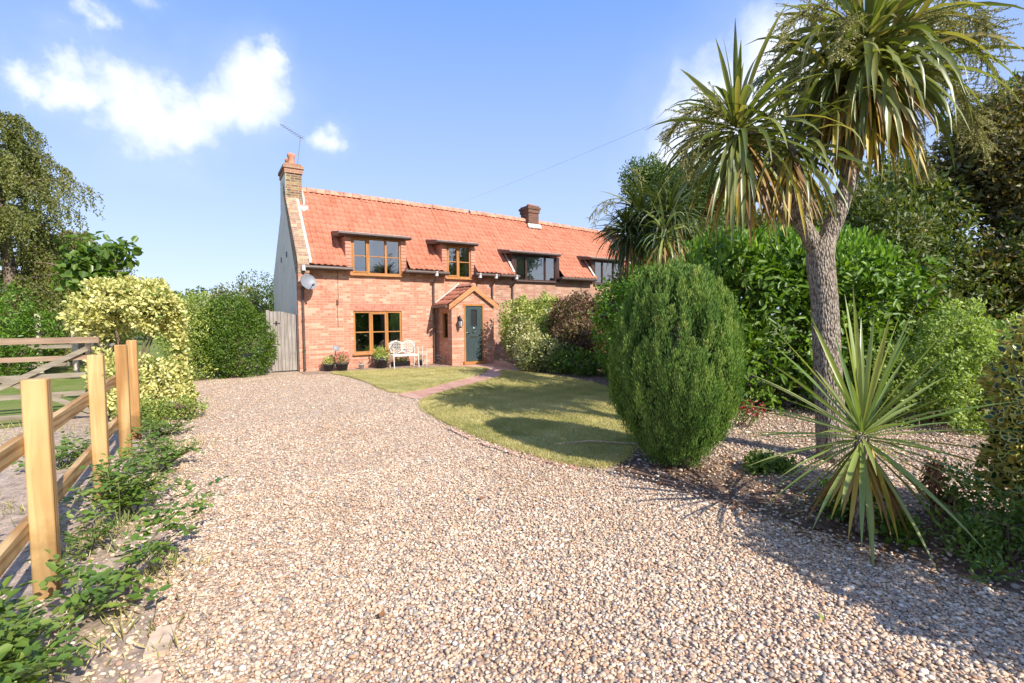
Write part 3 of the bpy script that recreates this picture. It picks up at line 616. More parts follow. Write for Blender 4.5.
def wall_mb(x0, x1, z0, ztop, ops, y=YW, t=.12):
    """front wall in the plane Y=y with openings (x0,x1,z0,z1) and reveals of depth t"""
    xs = sorted({x0, x1, *[v for o_ in ops for v in o_[:2]]}); zs = sorted({z0, ztop, *[min(v, ztop) for o_ in ops for v in o_[2:]]})
    mb = MB()
    def hole(xa, xb, za, zb): return any(o_[0] <= xa + 1e-6 and xb <= o_[1] + 1e-6 and o_[2] <= za + 1e-6 and zb <= o_[3] + 1e-6 for o_ in ops)
    for i in range(len(xs) - 1):
        for j in range(len(zs) - 1):
            if not hole(xs[i], xs[i + 1], zs[j], zs[j + 1]):
                for yy in (y, y + t): mb.add([(xs[i], yy, zs[j]), (xs[i + 1], yy, zs[j]), (xs[i + 1], yy, zs[j + 1]), (xs[i], yy, zs[j + 1])], [(0, 1, 2, 3)])
    for (a, b_, c, d) in ops:
        mb.add([(a, y, c), (a, y + t, c), (a, y + t, d), (a, y, d)], [(0, 1, 2, 3)]); mb.add([(b_, y, c), (b_, y + t, c), (b_, y + t, d), (b_, y, d)], [(0, 1, 2, 3)])
        mb.add([(a, y, c), (b_, y, c), (b_, y + t, c), (a, y + t, c)], [(0, 1, 2, 3)])
        if d < ztop: mb.add([(a, y, d), (b_, y, d), (b_, y + t, d), (a, y + t, d)], [(0, 1, 2, 3)])
    return mb

def pantiles(E0, E1, R0, R1, tw=.175, th=.245, skip=None, amp=.017, mat=None, name='roof_tiles', parent=None):
    E0, E1, R0, R1 = map(Vector, (E0, E1, R0, R1)); W_ = (E1 - E0).length; H_ = (R0 - E0).length; nx = round(W_ / tw); ny = round(H_ / th)
    nn = (E1 - E0).cross(R0 - E0).normalized()
    if nn.z < 0: nn = -nn
    V = []; Fc = []; rn = []; K = 8
    prof = [math.sin(2 * math.pi * k / K) * amp + (amp * .35 if 0 < k < K / 2 else 0) for k in range(K + 1)]
    for j in range(ny):
        for i in range(nx):
            u0, u1 = i / nx, (i + 1) / nx; v0, v1 = j / ny, min(1.0, (j + 1.15) / ny)
            c = E0.lerp(E1, (u0 + u1) / 2).lerp(R0.lerp(R1, (u0 + u1) / 2), (v0 + v1) / 2)
            if skip and skip(c): continue
            jt = random.uniform(-.006, .008); jv = random.uniform(-.004, .004); b_ = len(V)
            for (v_, off) in ((v0, .0), (v0, .026), (v1, .006)):
                for k in range(K + 1):
                    u = u0 + (u1 - u0) * k / K; p = E0.lerp(E1, u).lerp(R0.lerp(R1, u), v_ + (jv if v_ == v0 else 0))
                    V.append(p + nn * (prof[k] + off + amp + (jt if off else 0)))
            r_ = random.random()
            for q in range(2):
                for k in range(K): a = b_ + q * (K + 1) + k; Fc.append((a, a + 1, a + K + 2, a + K + 1)); rn.append(r_)
    return npmesh(name, np.array([tuple(v_) for v_ in V]), np.array(Fc), mat or MT['tile'], np.array(rn), parent)

def window(par, x0, x1, z0, z1, y, cols, mat, rows=2, fr=.055, curtains=(), opening=(), name='window', sill=True, sillmat=None, handle=False):
    """frame with mullions and glazing bars; pane, sill and curtains are its sub-parts"""
    mb = MB(); d = .07
    mb.box(x0, x1, y, y + d, z0, z0 + fr); mb.box(x0, x1, y, y + d, z1 - fr, z1)
    mb.box(x0, x0 + fr, y, y + d, z0 + fr, z1 - fr); mb.box(x1 - fr, x1, y, y + d, z0 + fr, z1 - fr)
    for k in range(1, len(cols)):
        xc = x0 + (x1 - x0) * cols[k]; mb.box(xc - fr * .6, xc + fr * .6, y + .002, y + d - .002, z0 + fr, z1 - fr)
    if rows == 2:
        zc = (z0 + z1) / 2; ed = list(cols) + [1]
        for k in range(len(cols)):
            a = x0 + (x1 - x0) * ed[k] + (fr if k == 0 else fr * .6); b_ = x0 + (x1 - x0) * ed[k + 1] - (fr if k == len(cols) - 1 else fr * .6)
            mb.box(a, b_, y + .012, y + d - .012, zc - .016, zc + .016)
    for k in opening:
        ed = list(cols) + [1]; a = x0 + (x1 - x0) * ed[k] + (fr if k == 0 else fr * .6); b_ = x0 + (x1 - x0) * ed[k + 1] - (fr if k == len(cols) - 1 else fr * .6)
        s_ = .042; za, zb = z0 + fr, z1 - fr
        for q in ((a, a + s_, za, zb), (b_ - s_, b_, za, zb), (a + s_, b_ - s_, za, za + s_), (a + s_, b_ - s_, zb - s_, zb)): mb.box(q[0], q[1], y - .012, y + .03, q[2], q[3])
    w_ = mb.build(name, mat, par)
    g = MB(); g.add([(x0 + .02, y + .035, z0 + .02), (x1 - .02, y + .035, z0 + .02), (x1 - .02, y + .035, z1 - .02), (x0 + .02, y + .035, z1 - .02)], [(0, 1, 2, 3)]); g.build('pane', MT['glass'], w_)
    if sill:
        s_ = MB(); s_.poly([(x0 - .05, y - .11, z0 - .05), (x0 - .05, y + .05, z0 - .05), (x0 - .05, y + .05, z0 - .002), (x0 - .05, y - .11, z0 - .018)], (x1 - x0 + .1, 0, 0)); s_.build('sill', sillmat or mat, w_)
    for (a, b_) in curtains:
        c = MB(); xa = x0 + (x1 - x0) * a; xb = x0 + (x1 - x0) * b_; n = max(6, int((xb - xa) / .035))
        for k in range(n):
            xx = xa + (xb - xa) * k / n; x2 = xa + (xb - xa) * (k + 1) / n; ya = y + .085 + .025 * (k % 2); yb = y + .085 + .025 * ((k + 1) % 2)
            c.add([(xx, ya, z0 + .03), (x2, yb, z0 + .03), (x2, yb, z1 - .03), (xx, ya, z1 - .03)], [(0, 1, 2, 3)])
        c.build('curtain', MT['curtain'], w_)
    return w_

def dormer(par, x0, x1, z0, z1, cols, mat, cheekmat, dark, curtains=(), ov=(.38, .26)):
    yb = YE + (z1 + .02 - ZE) / ((zr(x0) - ZE) / (YR - YE)); ylo = YE + (z0 + .2 - ZE) / ((zr(x0) - ZE) / (YR - YE))
    d = empty('dormer', ((x0 + x1) / 2, YW, z0)); d.parent = par; d.location = d.location - par.location
    def bld(mb, n, m_): return mb.build(n, m_, d)
    for s_, xa in ((-1, x0), (1, x1)):
        ck = MB()
        xo = xa + s_ * .16
        pts = [(xa, YW - .02, ZE - .1), (xa, YW - .02, z1), (xa, yb + .05, z1 + .02), (xa, YE + .1, ZE - .1)]
        ck.poly([(xa, YW - .02, 2.92), (xa, YW - .02, z1), (xa, yb + .02, z1 + .03)], (s_ * .16, 0, 0))
        if not dark:   # courses of hung tiles on the cheek and its front edge
            for k in range(10):
                z_ = 2.96 + k * .11
                if z_ + .1 < z1:
                    ck.box(min(xa + s_ * .002, xo + s_ * .012), max(xa + s_ * .002, xo + s_ * .012), YW - .04, YW - .02, z_, z_ + .095, random.random())
                    yend = YE + (z_ + .05 - ZE) / 1.1 + .1
                    ck.box(min(xo, xo + s_ * .014), max(xo, xo + s_ * .014), YW - .02, yend, z_, z_ + .1, random.random())
        bld(ck, 'cheek', cheekmat)
    w_ = window(d, x0, x1, z0, z1, YW, cols, mat, rows=2 if not dark else 1, curtains=curtains, opening=() if dark else (0,), sill=True)
    rf = MB()
    xa, xb = x0 - ov[0], x1 + ov[1]
    rf.poly([(xa, YW - .21, z1 + .085), (xa, YW - .21, z1 + .115), (xa, yb + .2, z1 + .26), (xa, yb + .2, z1 + .05)], (xb - xa, 0, 0)); ro = bld(rf, 'roof', MT['lead'])
    fa = MB(); fa.box(xa - .01, xb + .01, YW - .235, YW - .21, z1 - .0, z1 + .10)
    for xx, sgn in ((xa - .012, 1), (xb + .012, -1)): fa.poly([(xx, YW - .21, z1 + .0), (xx, YW - .21, z1 + .1), (xx, yb + .15, z1 + .23), (xx, yb - .1, z1 + .06), ], (-.02 * sgn, 0, 0))
    fa.box(xa + .02, xb - .02, YW - .21, YW - .005, z1 + .003, z1 + .08)
    bld(fa, 'fascia', MT['fascia'])
    gt = MB(); gt.tube([(xa - .02, YW - .265, z1 + .05), (xb + .03, YW - .265, z1 + .05)], .03, 8); bld(gt, 'gutter', MT['gutter'])
    return d, yb

def house(name, label, x0, x1, dorms, grounds, z_gut):
    root = empty(name, (x0, YW, 0)); tag(root, label, 'house'); return root

A = empty('brick_cottage', (2.32, YW, 0)); tag(A, 'brick cottage with oak windows, gabled porch and red pantile roof, left half of the pair', 'house', 'semi detached cottages')
Bn = empty('brick_cottage', (9.0, YW, 0)); tag(Bn, 'right half of the cottage pair, with dark brown dormers, behind the shrubs', 'house', 'semi detached cottages')
D1 = (3.87, 5.45, 2.93, 4.07); D2 = (7.06, 8.0, 2.93, 4.05); D3 = (9.88, 11.78, 2.93, 3.9); D4 = (13.8, 15.35, 2.93, 3.88)
W1 = (3.90, 5.45, .46, 1.79)
wall_mb(2.32, 9.0, -.1, 3.12, [W1, D1, D2]).build('front_wall', MT['brick'], A)
wall_mb(9.0, 16.8, -.1, 3.12, [D3, D4, (10.6, 11.8, .9, 2.0), (13.6, 14.9, .9, 2.0)]).build('front_wall', MT['brick_old'], Bn)
# soldier course above the ground window
mb = MB(); k = 0
x = W1[0] - .1
while x < W1[1] + .1:
    mb.box(x, x + .062, YW - .004, YW + .05, W1[3] + .005, W1[3] + .215); x += .073
M2 = simple('soldier_brick', (.50, .19, .13), .9, .2, 9); mb.build('window_arch', M2, A)
# gable wall, painted render, with two air bricks
YB = 21.0
def gable(x, t, ztop_off=0.0): 
    return [(x, YW + .14, -.1), (x, YB, -.1), (x, YB, ZE - .1), (x, YR, zr(x) + ztop_off), (x, YW + .14, ZE + .18 + ztop_off)]
mb = MB(); mb.poly(gable(2.32, .28), (.26, 0, 0)); mb.build('gable_wall', MT['render'], A)
for q in ((17.1, 17.3, 3.55, 3.72), (18.4, 18.55, 3.5, 3.67)): mb = MB(); mb.box(2.30, 2.325, *q); mb.build('air_brick', MT['blackm'], A)
mb = MB(); mb.poly([(16.8, YW + .12, -.1), (16.8, YB, -.1), (16.8, YB, ZE - .1), (16.8, YR, zr(16.8)), (16.8, YW + .12, ZE)], (-.28, 0, 0)); mb.build('gable_wall', MT['brick_old'], Bn)
# party/back walls and floors close the rooms
for rt_, xa, xb in ((A, 2.6, 9.0), (Bn, 9.0, 16.5)):
    mb = MB(); mb.box(xa, xb, 20.88, 20.98, -.1, 2.95); mb.build('back_wall', MT['brick_old'], rt_)
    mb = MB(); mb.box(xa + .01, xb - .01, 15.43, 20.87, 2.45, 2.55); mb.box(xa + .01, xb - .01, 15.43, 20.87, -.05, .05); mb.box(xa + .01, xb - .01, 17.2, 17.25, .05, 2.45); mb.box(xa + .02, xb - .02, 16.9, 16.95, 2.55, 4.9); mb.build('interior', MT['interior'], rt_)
# main roofs
def sk(dl):
    def f(c):
        for (a, b_, z0, z1) in dl:
            if a - .17 < c.x < b_ + .13 and c.z < z1 + .05 and c.y < 16.2: return True
        return False
    return f
ov = .05
pantiles((2.66, YE, ZE), (9.0, YE, ZE), (2.66, YR, zr(2.66)), (9.0, YR, zr(9.0)), skip=sk([D1, D2]), name='roof', parent=A)
pantiles((9.0, YE, ZE - .02), (16.5, YE, ZE - .04), (9.0, YR, zr(9.0)), (16.5, YR, zr(16.5)), skip=sk([D3, D4]), name='roof', parent=Bn)
for rt_, xa, xb in ((A, 2.6, 9.0), (Bn, 9.0, 16.52)):
    mb = MB(); mb.poly([(xa, YR, zr(xa)), (xb, YR, zr(xb)), (xb, 21.2, ZE - .15), (xa, 21.2, ZE - .15)]); mb.build('rear_roof', MT['tile'], rt_)
    mb = MB(); n = int((xb - xa) / .3); 
    for k in range(n):
        a = xa + .12 + (xb - xa - .12) * k / n; b_ = xa + .12 + (xb - xa - .12) * (k + 1) / n - .012; jz = random.uniform(-.008, .012)
        pts = [(YR - .13, -.035), (YR - .1, .06), (YR - .045, .115), (YR, .13), (YR + .045, .115), (YR + .1, .06), (YR + .13, -.035)]
        mb.poly([(a, p_[0], zr(a) + p_[1] + jz) for p_ in pts], (b_ - a, 0, zr(b_) - zr(a)), r=random.random())
    mb.build('ridge_tiles', MT['ridge'], rt_)
# left raking parapet of brick with pale mortar fillet
for rt_, xa, w_, up_, nm, mm in ((A, 2.305, .31, .06, 'parapet', MT['brick_mossy']),):
    mb = MB()
    mb.poly([(xa, YE - .0, ZE - .25), (xa, YE - .0, ZE + .02), (xa, YE + .1, ZE + .22), (xa, YR, zr(xa) + .2), (xa, YR, zr(xa) - .15), (xa, YW + .14, ZE - .25)], (w_, 0, 0)); 
    mb.build(nm, brickmat('tumbled_brick', (.40, .24, .15), (.30, .17, .11), (.50, .42, .32), (.46, .40, .24), palefac=.8), rt_)
mb = MB(); mb.poly([(2.615, YE, ZE + .05), (2.615, YE, ZE + .13), (2.615, YR, zr(2.7) + .17), (2.615, YR, zr(2.7) + .05)], (.075, 0, 0)); mb.build('mortar_fillet', MT['flash'], A)
mb = MB(); mb.box(2.31, 2.60, YE + .02, YW - .003, ZE - .5, ZE - .24); mb.box(2.315, 2.56, YE + .12, YW - .004, ZE - .62, ZE - .5); mb.build('corbel', MT['brick'], A)
# right parapet: raised brick, inner-face shade put into its dark colour, tile capping, pale flashing along the roof
mb = MB(); mb.poly([(16.5, YE - .1, ZE - .2), (16.5, YE - .1, ZE + .42), (16.5, YR, zr(16.5) + .38), (16.5, YR + .4, zr(16.5) + .1), (16.5, YR, zr(16.5) - .3)], (.3, 0, 0)); mb.build('parapet', MT['brick_dark'], Bn)
mb = MB(); mb.poly([(16.46, YE - .12, ZE + .42), (16.46, YE - .12, ZE + .48), (16.46, YR, zr(16.5) + .44), (16.46, YR, zr(16.5) + .38)], (.38, 0, 0)); mb.build('parapet_capping', MT['ridge'], Bn)
mb = MB(); mb.poly([(16.36, YE, ZE + .05), (16.36, YE, ZE + .12), (16.36, YR, zr(16.5) + .13), (16.36, YR, zr(16.5) + .03)], (.12, 0, 0)); mb.build('lead_flashing', MT['flash'], Bn)
# dormers
d_, y1 = dormer(A, *D1, (0, .34, .69), MT['oak'], MT['hung'], False, curtains=((.34, .45), (.92, 1)))
d_, y2 = dormer(A, *D2, (0, .5), MT['oak'], MT['hung'], False, curtains=((.78, .98),), ov=(.42, .16))
d_, y3 = dormer(Bn, *D3, (0, .26, .73), MT['darkframe'], MT['darkframe'], True, curtains=((.02, .24), (.28, .71), (.78, .97)), ov=(.38, .03))
d_, y4 = dormer(Bn, *D4, (0, .3, .7), MT['darkframe'], MT['darkframe'], True, curtains=((.05, .27), (.34, .66)), ov=(.4, .2))
# roof-side flashings of the dark dormers
for (a, b_, z0, z1) in (D3, D4):
    mb = MB()
    yb_ = YE + (z1 - ZE) / 1.1
    mb.poly([(a - .26, YE + .03, ZE + .08), (a - .17, YE + .03, ZE + .08), (a - .17, yb_, z1 + .1), (a - .26, yb_, z1 + .1)], (0, 0, .03))
    mb.build('lead_flashing', MT['flash'], Bn)
# ground window
gw = window(A, *W1, YW + .03, (0, .34, .69), MT['oak'], rows=2, fr=.06, curtains=((.78, .99),), opening=(1,))
# shells and ornaments on the inner window board
for k in range(12):
    mb = MB(); mb.lathe((4.0 + k * .115 + random.uniform(-.03, .03), YW + .2, .53), [(0, 0), (.03 * random.uniform(.7, 1.3), .012), (.02, .04), (0, .05 + random.random() * .03)], 8); mb.build('ornament', MT['white'], gw)

mb = MB(); mb.box(3.93, 5.42, YW + .12, YW + .32, .49, .528); mb.build('window_board', MT['curtain'], gw)
window(Bn, 10.6, 11.8, .9, 2.0, YW + .03, (0, .5), MT['darkframe'], rows=1)
window(Bn, 13.6, 14.9, .9, 2.0, YW + .03, (0, .5), MT['darkframe'], rows=1)
# gutters, downpipes
def gutter(par, xa, xb, z=3.06, mat='gutter'):
    mb = MB(); mb.tube([(xa, YE - .05, z), (xb, YE - .05, z - .01)], .055, 10); mb.box(xa, xb, YE + .01, YW - .002, z - .03, z + .01); mb.box(xa + .001, xb - .001, YE + .0, YE + .02, z - .08, z + .05); mb.build('gutter', MT[mat], par)
gutter(A, 2.5, 3.84); gutter(A, 5.48, 7.02); gutter(A, 8.03, 9.0)
gutter(Bn, 9.04, 9.85); gutter(Bn, 11.81, 13.62); gutter(Bn, 15.38, 16.5)
def downpipe(par, x, ztop=3.0, zb=.12, bracket=True):
    mb = MB(); mb.tube([(x, YE - .04, ztop), (x, YE - .02, ztop - .1), (x, YW - .06, ztop - .28), (x, YW - .05, ztop - .4), (x, YW - .05, zb), (x, YW - .12, zb - .06)], .034, 8)
    for z_ in np.arange(max(.6, zb + .1), ztop - .4, .9): mb.tube([(x, YW - .05, z_), (x, YW - .05, z_ + .05)], .044, 8)
    p_ = mb.build('downpipe', MT['gutter'], par)
    if bracket: mb = MB(); mb.tube([(x, YE - .05, ztop - .06), (x, YE - .05, ztop + .1)], .06, 8); mb.build('outlet', MT['hopper'], p_)
downpipe(A, 2.45); downpipe(A, 6.56); downpipe(A, 8.85); downpipe(Bn, 9.72); downpipe(A, 8.2, 3.0, 2.3)
downpipe(Bn, 15.6)
mb = MB(); mb.tube([(3.46, YW - .008, 3.0), (3.46, YW - .008, 2.2), (3.42, YW - .008, 2.0), (3.44, YW - .008, 1.3)], .008, 5); mb.tube([(3.43, YW - .02, 2.12), (3.43, YW - .02, 1.98)], .03, 6); mb.build('wall_cable', MT['gutter'], A)
# chimneys
def chimney(par, x0, x1, y0, y1, zb, zt, mat, pots, capmat):
    mb = MB(); mb.box(x0, x1, y0, y1, zb, zt - .3)
    mb2 = MB(); mb2.box(x0 - .035, x1 + .035, y0 - .035, y1 + .035, zt - .3, zt - .15); mb2.box(x0 - .07, x1 + .07, y0 - .07, y1 + .07, zt - .15, zt - .06); mb2.box(x0 - .02, x1 + .02, y0 - .02, y1 + .02, zt - .06, zt)
    c = mb.build('chimney', mat, par); mb2.build('cap', capmat, c)
    for (px, py, h) in pots:
        p_ = MB(); p_.lathe((px, py, zt - .01), [(.13, 0), (.115, .04), (.10, h * .7), (.12, h * .78), (.12, h), (.09, h), (.085, h - .1), (0, h - .12)], 14); p_.build('pot', MT['terracotta'], c, True)
    return c
chimney(A, 2.325, 2.80, 17.0, 18.1, 4.5, 6.50, MT['brick_mossy'], [(2.55, 17.3, .40), (2.55, 17.8, .36)], brickmat('cap_brick', (.42, .21, .13), (.33, .16, .10), (.5, .42, .33), (.40, .33, .2)))
mb = MB(); mb.poly([(2.81, 16.9, 5.18), (2.81, 17.0, 5.5), (2.81, 17.45, 5.9), (2.81, 17.45, 5.6)], (.06, 0, 0)); mb.box(2.62, 2.93, 16.7, 16.94, 4.98, 5.16); mb.build('lead_flashing', MT['lead'], A)
mb = MB(); mb.poly([(2.322, 16.98, 4.6), (2.322, 18.1, 4.6), (2.322, 18.3, 5.2), (2.322, 18.14, 6.2), (2.322, 16.98, 6.2)], (-.005, 0, 0)); mb.build('painted_face', MT['render'], A)
chimney(Bn, 11.8, 12.32, 17.2, 17.8, 4.9, 6.3, MT['brick_dark'], [(12.05, 17.5, .12), (12.28, 17.5, .1)], MT['brick_dark'])
mb = MB(); mb.poly([(11.72, 17.1, 5.32), (12.40, 17.1, 5.32), (12.40, 17.19, 5.5), (11.72, 17.19, 5.5)], (0, -.03, .03)); mb.build('lead_flashing', MT['flash'], Bn)
# tv aerial on the chimney
mb = MB(); mb.tube([(2.78, 17.9, 6.3), (2.95, 17.9, 7.68)], .013, 6); a0 = Vector((3.05, 17.9, 7.64)); a1 = Vector((2.3, 17.7, 7.93)); mb.tube([a0, a1], .011, 5)
for k in range(9):
    c = a0.lerp(a1, .1 + k * .1); mb.tube([c + Vector((.05, -.12, 0)), c - Vector((.05, -.12, 0))], .005, 4)
mb.build('tv_aerial', MT['dish'], A)
# porch
PX0, PX1, PY0 = 6.72, 8.28, 14.2; DZ = (.1, 2.0); DX = (7.16, 7.9)
mb = MB(); ap = (PX0 + PX1) / 2; zs_, za = 1.93, 2.53
# front wall around the door
mb.poly([(PX0, PY0, -.05), (DX[0], PY0, -.05), (DX[0], PY0, DZ[1]), (PX0, PY0, DZ[1])], (0, .11, 0)); mb.poly([(DX[1], PY0, -.05), (PX1, PY0, -.05), (PX1, PY0, DZ[1]), (DX[1], PY0, DZ[1])], (0, .11, 0))
mb.poly([(PX0, PY0, DZ[1]), (PX1, PY0, DZ[1]), (ap, PY0, za - .03)], (0, .11, 0)); mb.box(DX[0], DX[1], PY0, PY0 + .11, -.05, .06)
# side walls with a window in the left one
for xa, xb in ((PX0, PX0 + .11), (PX1 - .11, PX1)):
    ya, yb_ = PY0 + .11, YW
    if xa == PX0:
        mb.box(xa, xb, ya, 14.5, -.05, 1.97); mb.box(xa, xb, 14.95, yb_, -.05, 1.97); mb.box(xa, xb, 14.5, 14.95, -.05, .85); mb.box(xa, xb, 14.5, 14.95, 1.75, 1.97)
    else: mb.box(xa, xb, ya, yb_, -.05, 1.97)
po = mb.build('porch', MT['brick'], A)
mb = MB(); xs_ = PX0 + .02
for q in ((14.5, 14.55, .85, 1.75), (14.9, 14.95, .85, 1.75), (14.55, 14.9, .85, .9), (14.55, 14.9, 1.7, 1.75)): mb.box(xs_, xs_ + .07, *q)
mb.build('side_window', MT['oak'], po)
pantiles((PX0 - .16, YW, zs_ + .03), (PX0 - .16, PY0 - .06, zs_ + .03), (ap, YW, za + .06), (ap, PY0 - .06, za + .06), tw=.22, th=.27, name='porch_roof', parent=po)
pantiles((PX1 + .16, YW, zs_ + .03), (PX1 + .16, PY0 - .06, zs_ + .03), (ap, YW, za + .06), (ap, PY0 - .06, za + .06), tw=.22, th=.27, name='porch_roof', parent=po)
mb = MB()
for k in range(4): mb.poly([(ap - .11, PY0 - .06 + k * .29, za + .08), (ap - .05, PY0 - .06 + k * .29, za + .16), (ap + .05, PY0 - .06 + k * .29, za + .16), (ap + .11, PY0 - .06 + k * .29, za + .08)], (0, .27, 0), r=random.random())
mb.build('ridge_tiles', MT['ridge'], po)
mb = MB()
for sg in (-1, 1):
    e = ap + sg * ((PX1 - PX0) / 2 + .13); y_ = PY0 - .10
    mb.poly([(ap, y_, za + .10), (e, y_, zs_ + .05), (e, y_, zs_ - .12), (ap, y_, za - .09)], (0, .035, 0))
mb.build('bargeboard', MT['oakb'], po)
mb = MB(); mb.poly([(PX0 - .02, YW - .02, zs_ + .17), (PX0 - .1, YW - .02, zs_ + .10), (ap, YW - .02, za + .15), (ap, YW - .02, za + .24)], (0, -.05, 0)); mb.poly([(PX0 - .12, YW - .12, zs_ + .12), (ap - .1, YW - .12, za + .12), (ap - .1, YW - .03, za + .12), (PX0 - .12, YW - .03, zs_ + .12)], (0, 0, .03)); mb.build('lead_flashing', MT['white'], po)
mb = MB(); mb.tube([(PX0 - .2, PY0 - .04, zs_ - .01), (PX0 - .2, YW, zs_ - .01)], .045, 8); mb.tube([(PX0 - .2, YW - .1, zs_), (PX0 - .2, YW - .06, zs_ - .2), (PX0 - .12, YW - .05, zs_ - .3), (PX0 - .12, YW - .05, .1)], .03, 8); mb.build('gutter', MT['gutter'], po)
# door
mb = MB(); y_ = PY0 - .012
mb.box(DX[0], DX[0] + .055, y_, y_ + .09, .06, DZ[1]); mb.box(DX[1] - .055, DX[1], y_, y_ + .09, .06, DZ[1]); mb.box(DX[0] + .055, DX[1] - .055, y_, y_ + .09, DZ[1] - .055, DZ[1]); mb.box(DX[0] - .04, DX[1] + .04, y_ - .08, y_ + .1, .02, .11)
mb.build('door_frame', MT['oak'], po)
mb = MB(); a, b_ = DX[0] + .06, DX[1] - .06; y_ = PY0 + .02; gx0, gx1, gz0, gz1 = a + .2, b_ - .2, 1.28, 1.82
for q in ((a, gx0, .115, DZ[1] - .06), (gx1, b_, .115, DZ[1] - .06), (gx0, gx1, .115, gz0), (gx0, gx1, gz1, DZ[1] - .06)): mb.box(q[0], q[1], y_, y_ + .045, q[2], q[3])
for q in ((gx0 - .03, gx0, gz0 - .03, gz1 + .03), (gx1, gx1 + .03, gz0 - .03, gz1 + .03), (gx0, gx1, gz0 - .03, gz0), (gx0, gx1, gz1, gz1 + .03)): mb.box(q[0], q[1], y_ - .012, y_ - .001, q[2], q[3])
for xx in (a + .1, (a + b_) / 2, b_ - .1): mb.box(xx - .003, xx + .003, y_ - .005, y_ - .001, .2, .9)
dr = mb.build('door', MT['teal'], po)
mb = MB(); mb.add([(gx0, y_ + .02, gz0), (gx1, y_ + .02, gz0), (gx1, y_ + .02, gz1), (gx0, y_ + .02, gz1)], [(0, 1, 2, 3)]); mb.build('door_glass', MT['blackm'], po)
mb = MB(); mb.box(a + .03, a + .065, y_ - .012, y_ - .001, .95, 1.18); mb.tube([(a + .047, y_ - .03, 1.06), (a + .15, y_ - .04, 1.06)], .011, 6); mb.tube([(a + .047, y_ - .04, 1.06), (a + .047, y_, 1.06)], .011, 6)
mb.tube([((a + b_) / 2 + .06 * math.cos(t_), y_ - .025, 1.13 + .07 * math.sin(t_)) for t_ in np.linspace(0, 6.28, 13)], .011, 6, cap=False); mb.lathe(((a + b_) / 2, y_ - .001, 1.2), [(0, .04), (.035, .02), (.035, 0)], 10, axis=(0, -1, 0))
mb.box((a + b_) / 2 - .15, (a + b_) / 2 + .15, y_ - .015, y_ - .001, .91, .96); mb.build('door_furniture', MT['chrome'], po)
# wall lantern
lx, ly, lz = 6.96, PY0, 1.36
mb = MB(); mb.box(lx - .04, lx + .04, ly - .02, ly - .001, lz + .02, lz + .24); mb.tube([(lx, ly - .02, lz + .18), (lx, ly - .09, lz + .26), (lx, ly - .15, lz + .2)], .012, 6)
mb.lathe((lx, ly - .15, lz + .09), [(.085, 0), (.085, .012), (.03, .08), (.012, .12), (0, .13)], 6); mb.lathe((lx, ly - .15, lz - .13), [(0, 0), (.03, .0), (.05, .03), (.05, .04)], 6)
for k in range(6): t_ = k * math.pi / 3; mb.tube([(lx + .05 * math.cos(t_), ly - .15 + .05 * math.sin(t_), lz - .1), (lx + .08 * math.cos(t_), ly - .15 + .08 * math.sin(t_), lz + .09)], .006, 4)
lo_ = mb.build('wall_lantern', MT['blackm'], po)
mb = MB(); mb.lathe((lx, ly - .15, lz - .09), [(.045, 0), (.075, .175)], 6); mb.build('lantern_glass', MT['hopper'], po)
# satellite dish
dc = Vector((2.56, YW - .38, 2.62)); ax = Vector((.28, -.9, .35)).normalized()
mb = MB(); mb.lathe(dc, [(0, -.05), (.09, -.042), (.17, -.02), (.235, .01), (.24, .014), (.235, .006), (.17, -.028), (0, -.06)], 24, axis=ax); ds = mb.build('satellite_dish', MT['dish'], A, True)
mb = MB(); mb.tube([dc - ax * .06, (2.5, YW - .12, 2.5), (2.5, YW - .02, 2.45)], .016, 6); mb.tube([dc + Vector((0, .0, -.25)), dc + ax * .3 + Vector((0, 0, -.2))], .01, 5); mb.lathe(dc + ax * .3 + Vector((0, 0, -.2)), [(0, -.04), (.03, -.04), (.03, .04), (0, .04)], 8, axis=ax); mb.build('dish_arm', MT['gutter'], ds)
# telephone wire from the ridge up over the garden
mb = MB(); p0 = Vector((8.4, YR, zr(8.4) + .2)); p1 = Vector((4.78, 1.87, 4.19)); p2 = p0 + (p1 - p0) * 1.0
p1 = Vector((7.1, 7.0, 5.1 + .25)); dirv = (p1 - p0); mb.tube([p0 + dirv * t_ + Vector((0, 0, -.25 * math.sin(min(1, t_ / 2.5) * math.pi))) for t_ in np.linspace(0, 2.5, 12)], .0026, 4)
tag(mb.build('telephone_wire', MT['hopper']), 'thin pale overhead wire rising from the roof ridge into the sky', 'wire')

# ------------------------------------------------------------------ timber side gate
g_ = empty('garden_gate', (1.66, 15.55, 0)); tag(g_, 'tall weathered grey boarded gate between green bush and the house corner', 'gate')
mb = MB(); x = 1.60; k = 0
while x < 2.27:
    u = (x - 1.6) / .68; zt = 1.78 - .17 * max(0, (u - .35)) ** 1.0 ; mb.bevbox(x, x + .088, 15.55, 15.575, .04, zt, .004, random.random()); x += .094
mb.build('boards', MT['gate'], g_)
mb = MB()
for z_ in (.3, .95, 1.5): mb.box(1.6, 2.27, 15.577, 15.62, z_, z_ + .1)
mb.build('ledge', MT['gate'], g_)
mb = MB(); mb.box(1.74, 1.78, 15.53, 15.55, 1.38, 1.5); mb.tube([(1.70, 15.535, 1.44), (1.86, 15.535, 1.44)], .009, 6); mb.build('latch', MT['blackm'], g_)
mb = MB(); mb.box(1.5, 1.59, 15.55, 15.64, 0, 1.82); mb.build('gate_post', MT['gate'], g_)

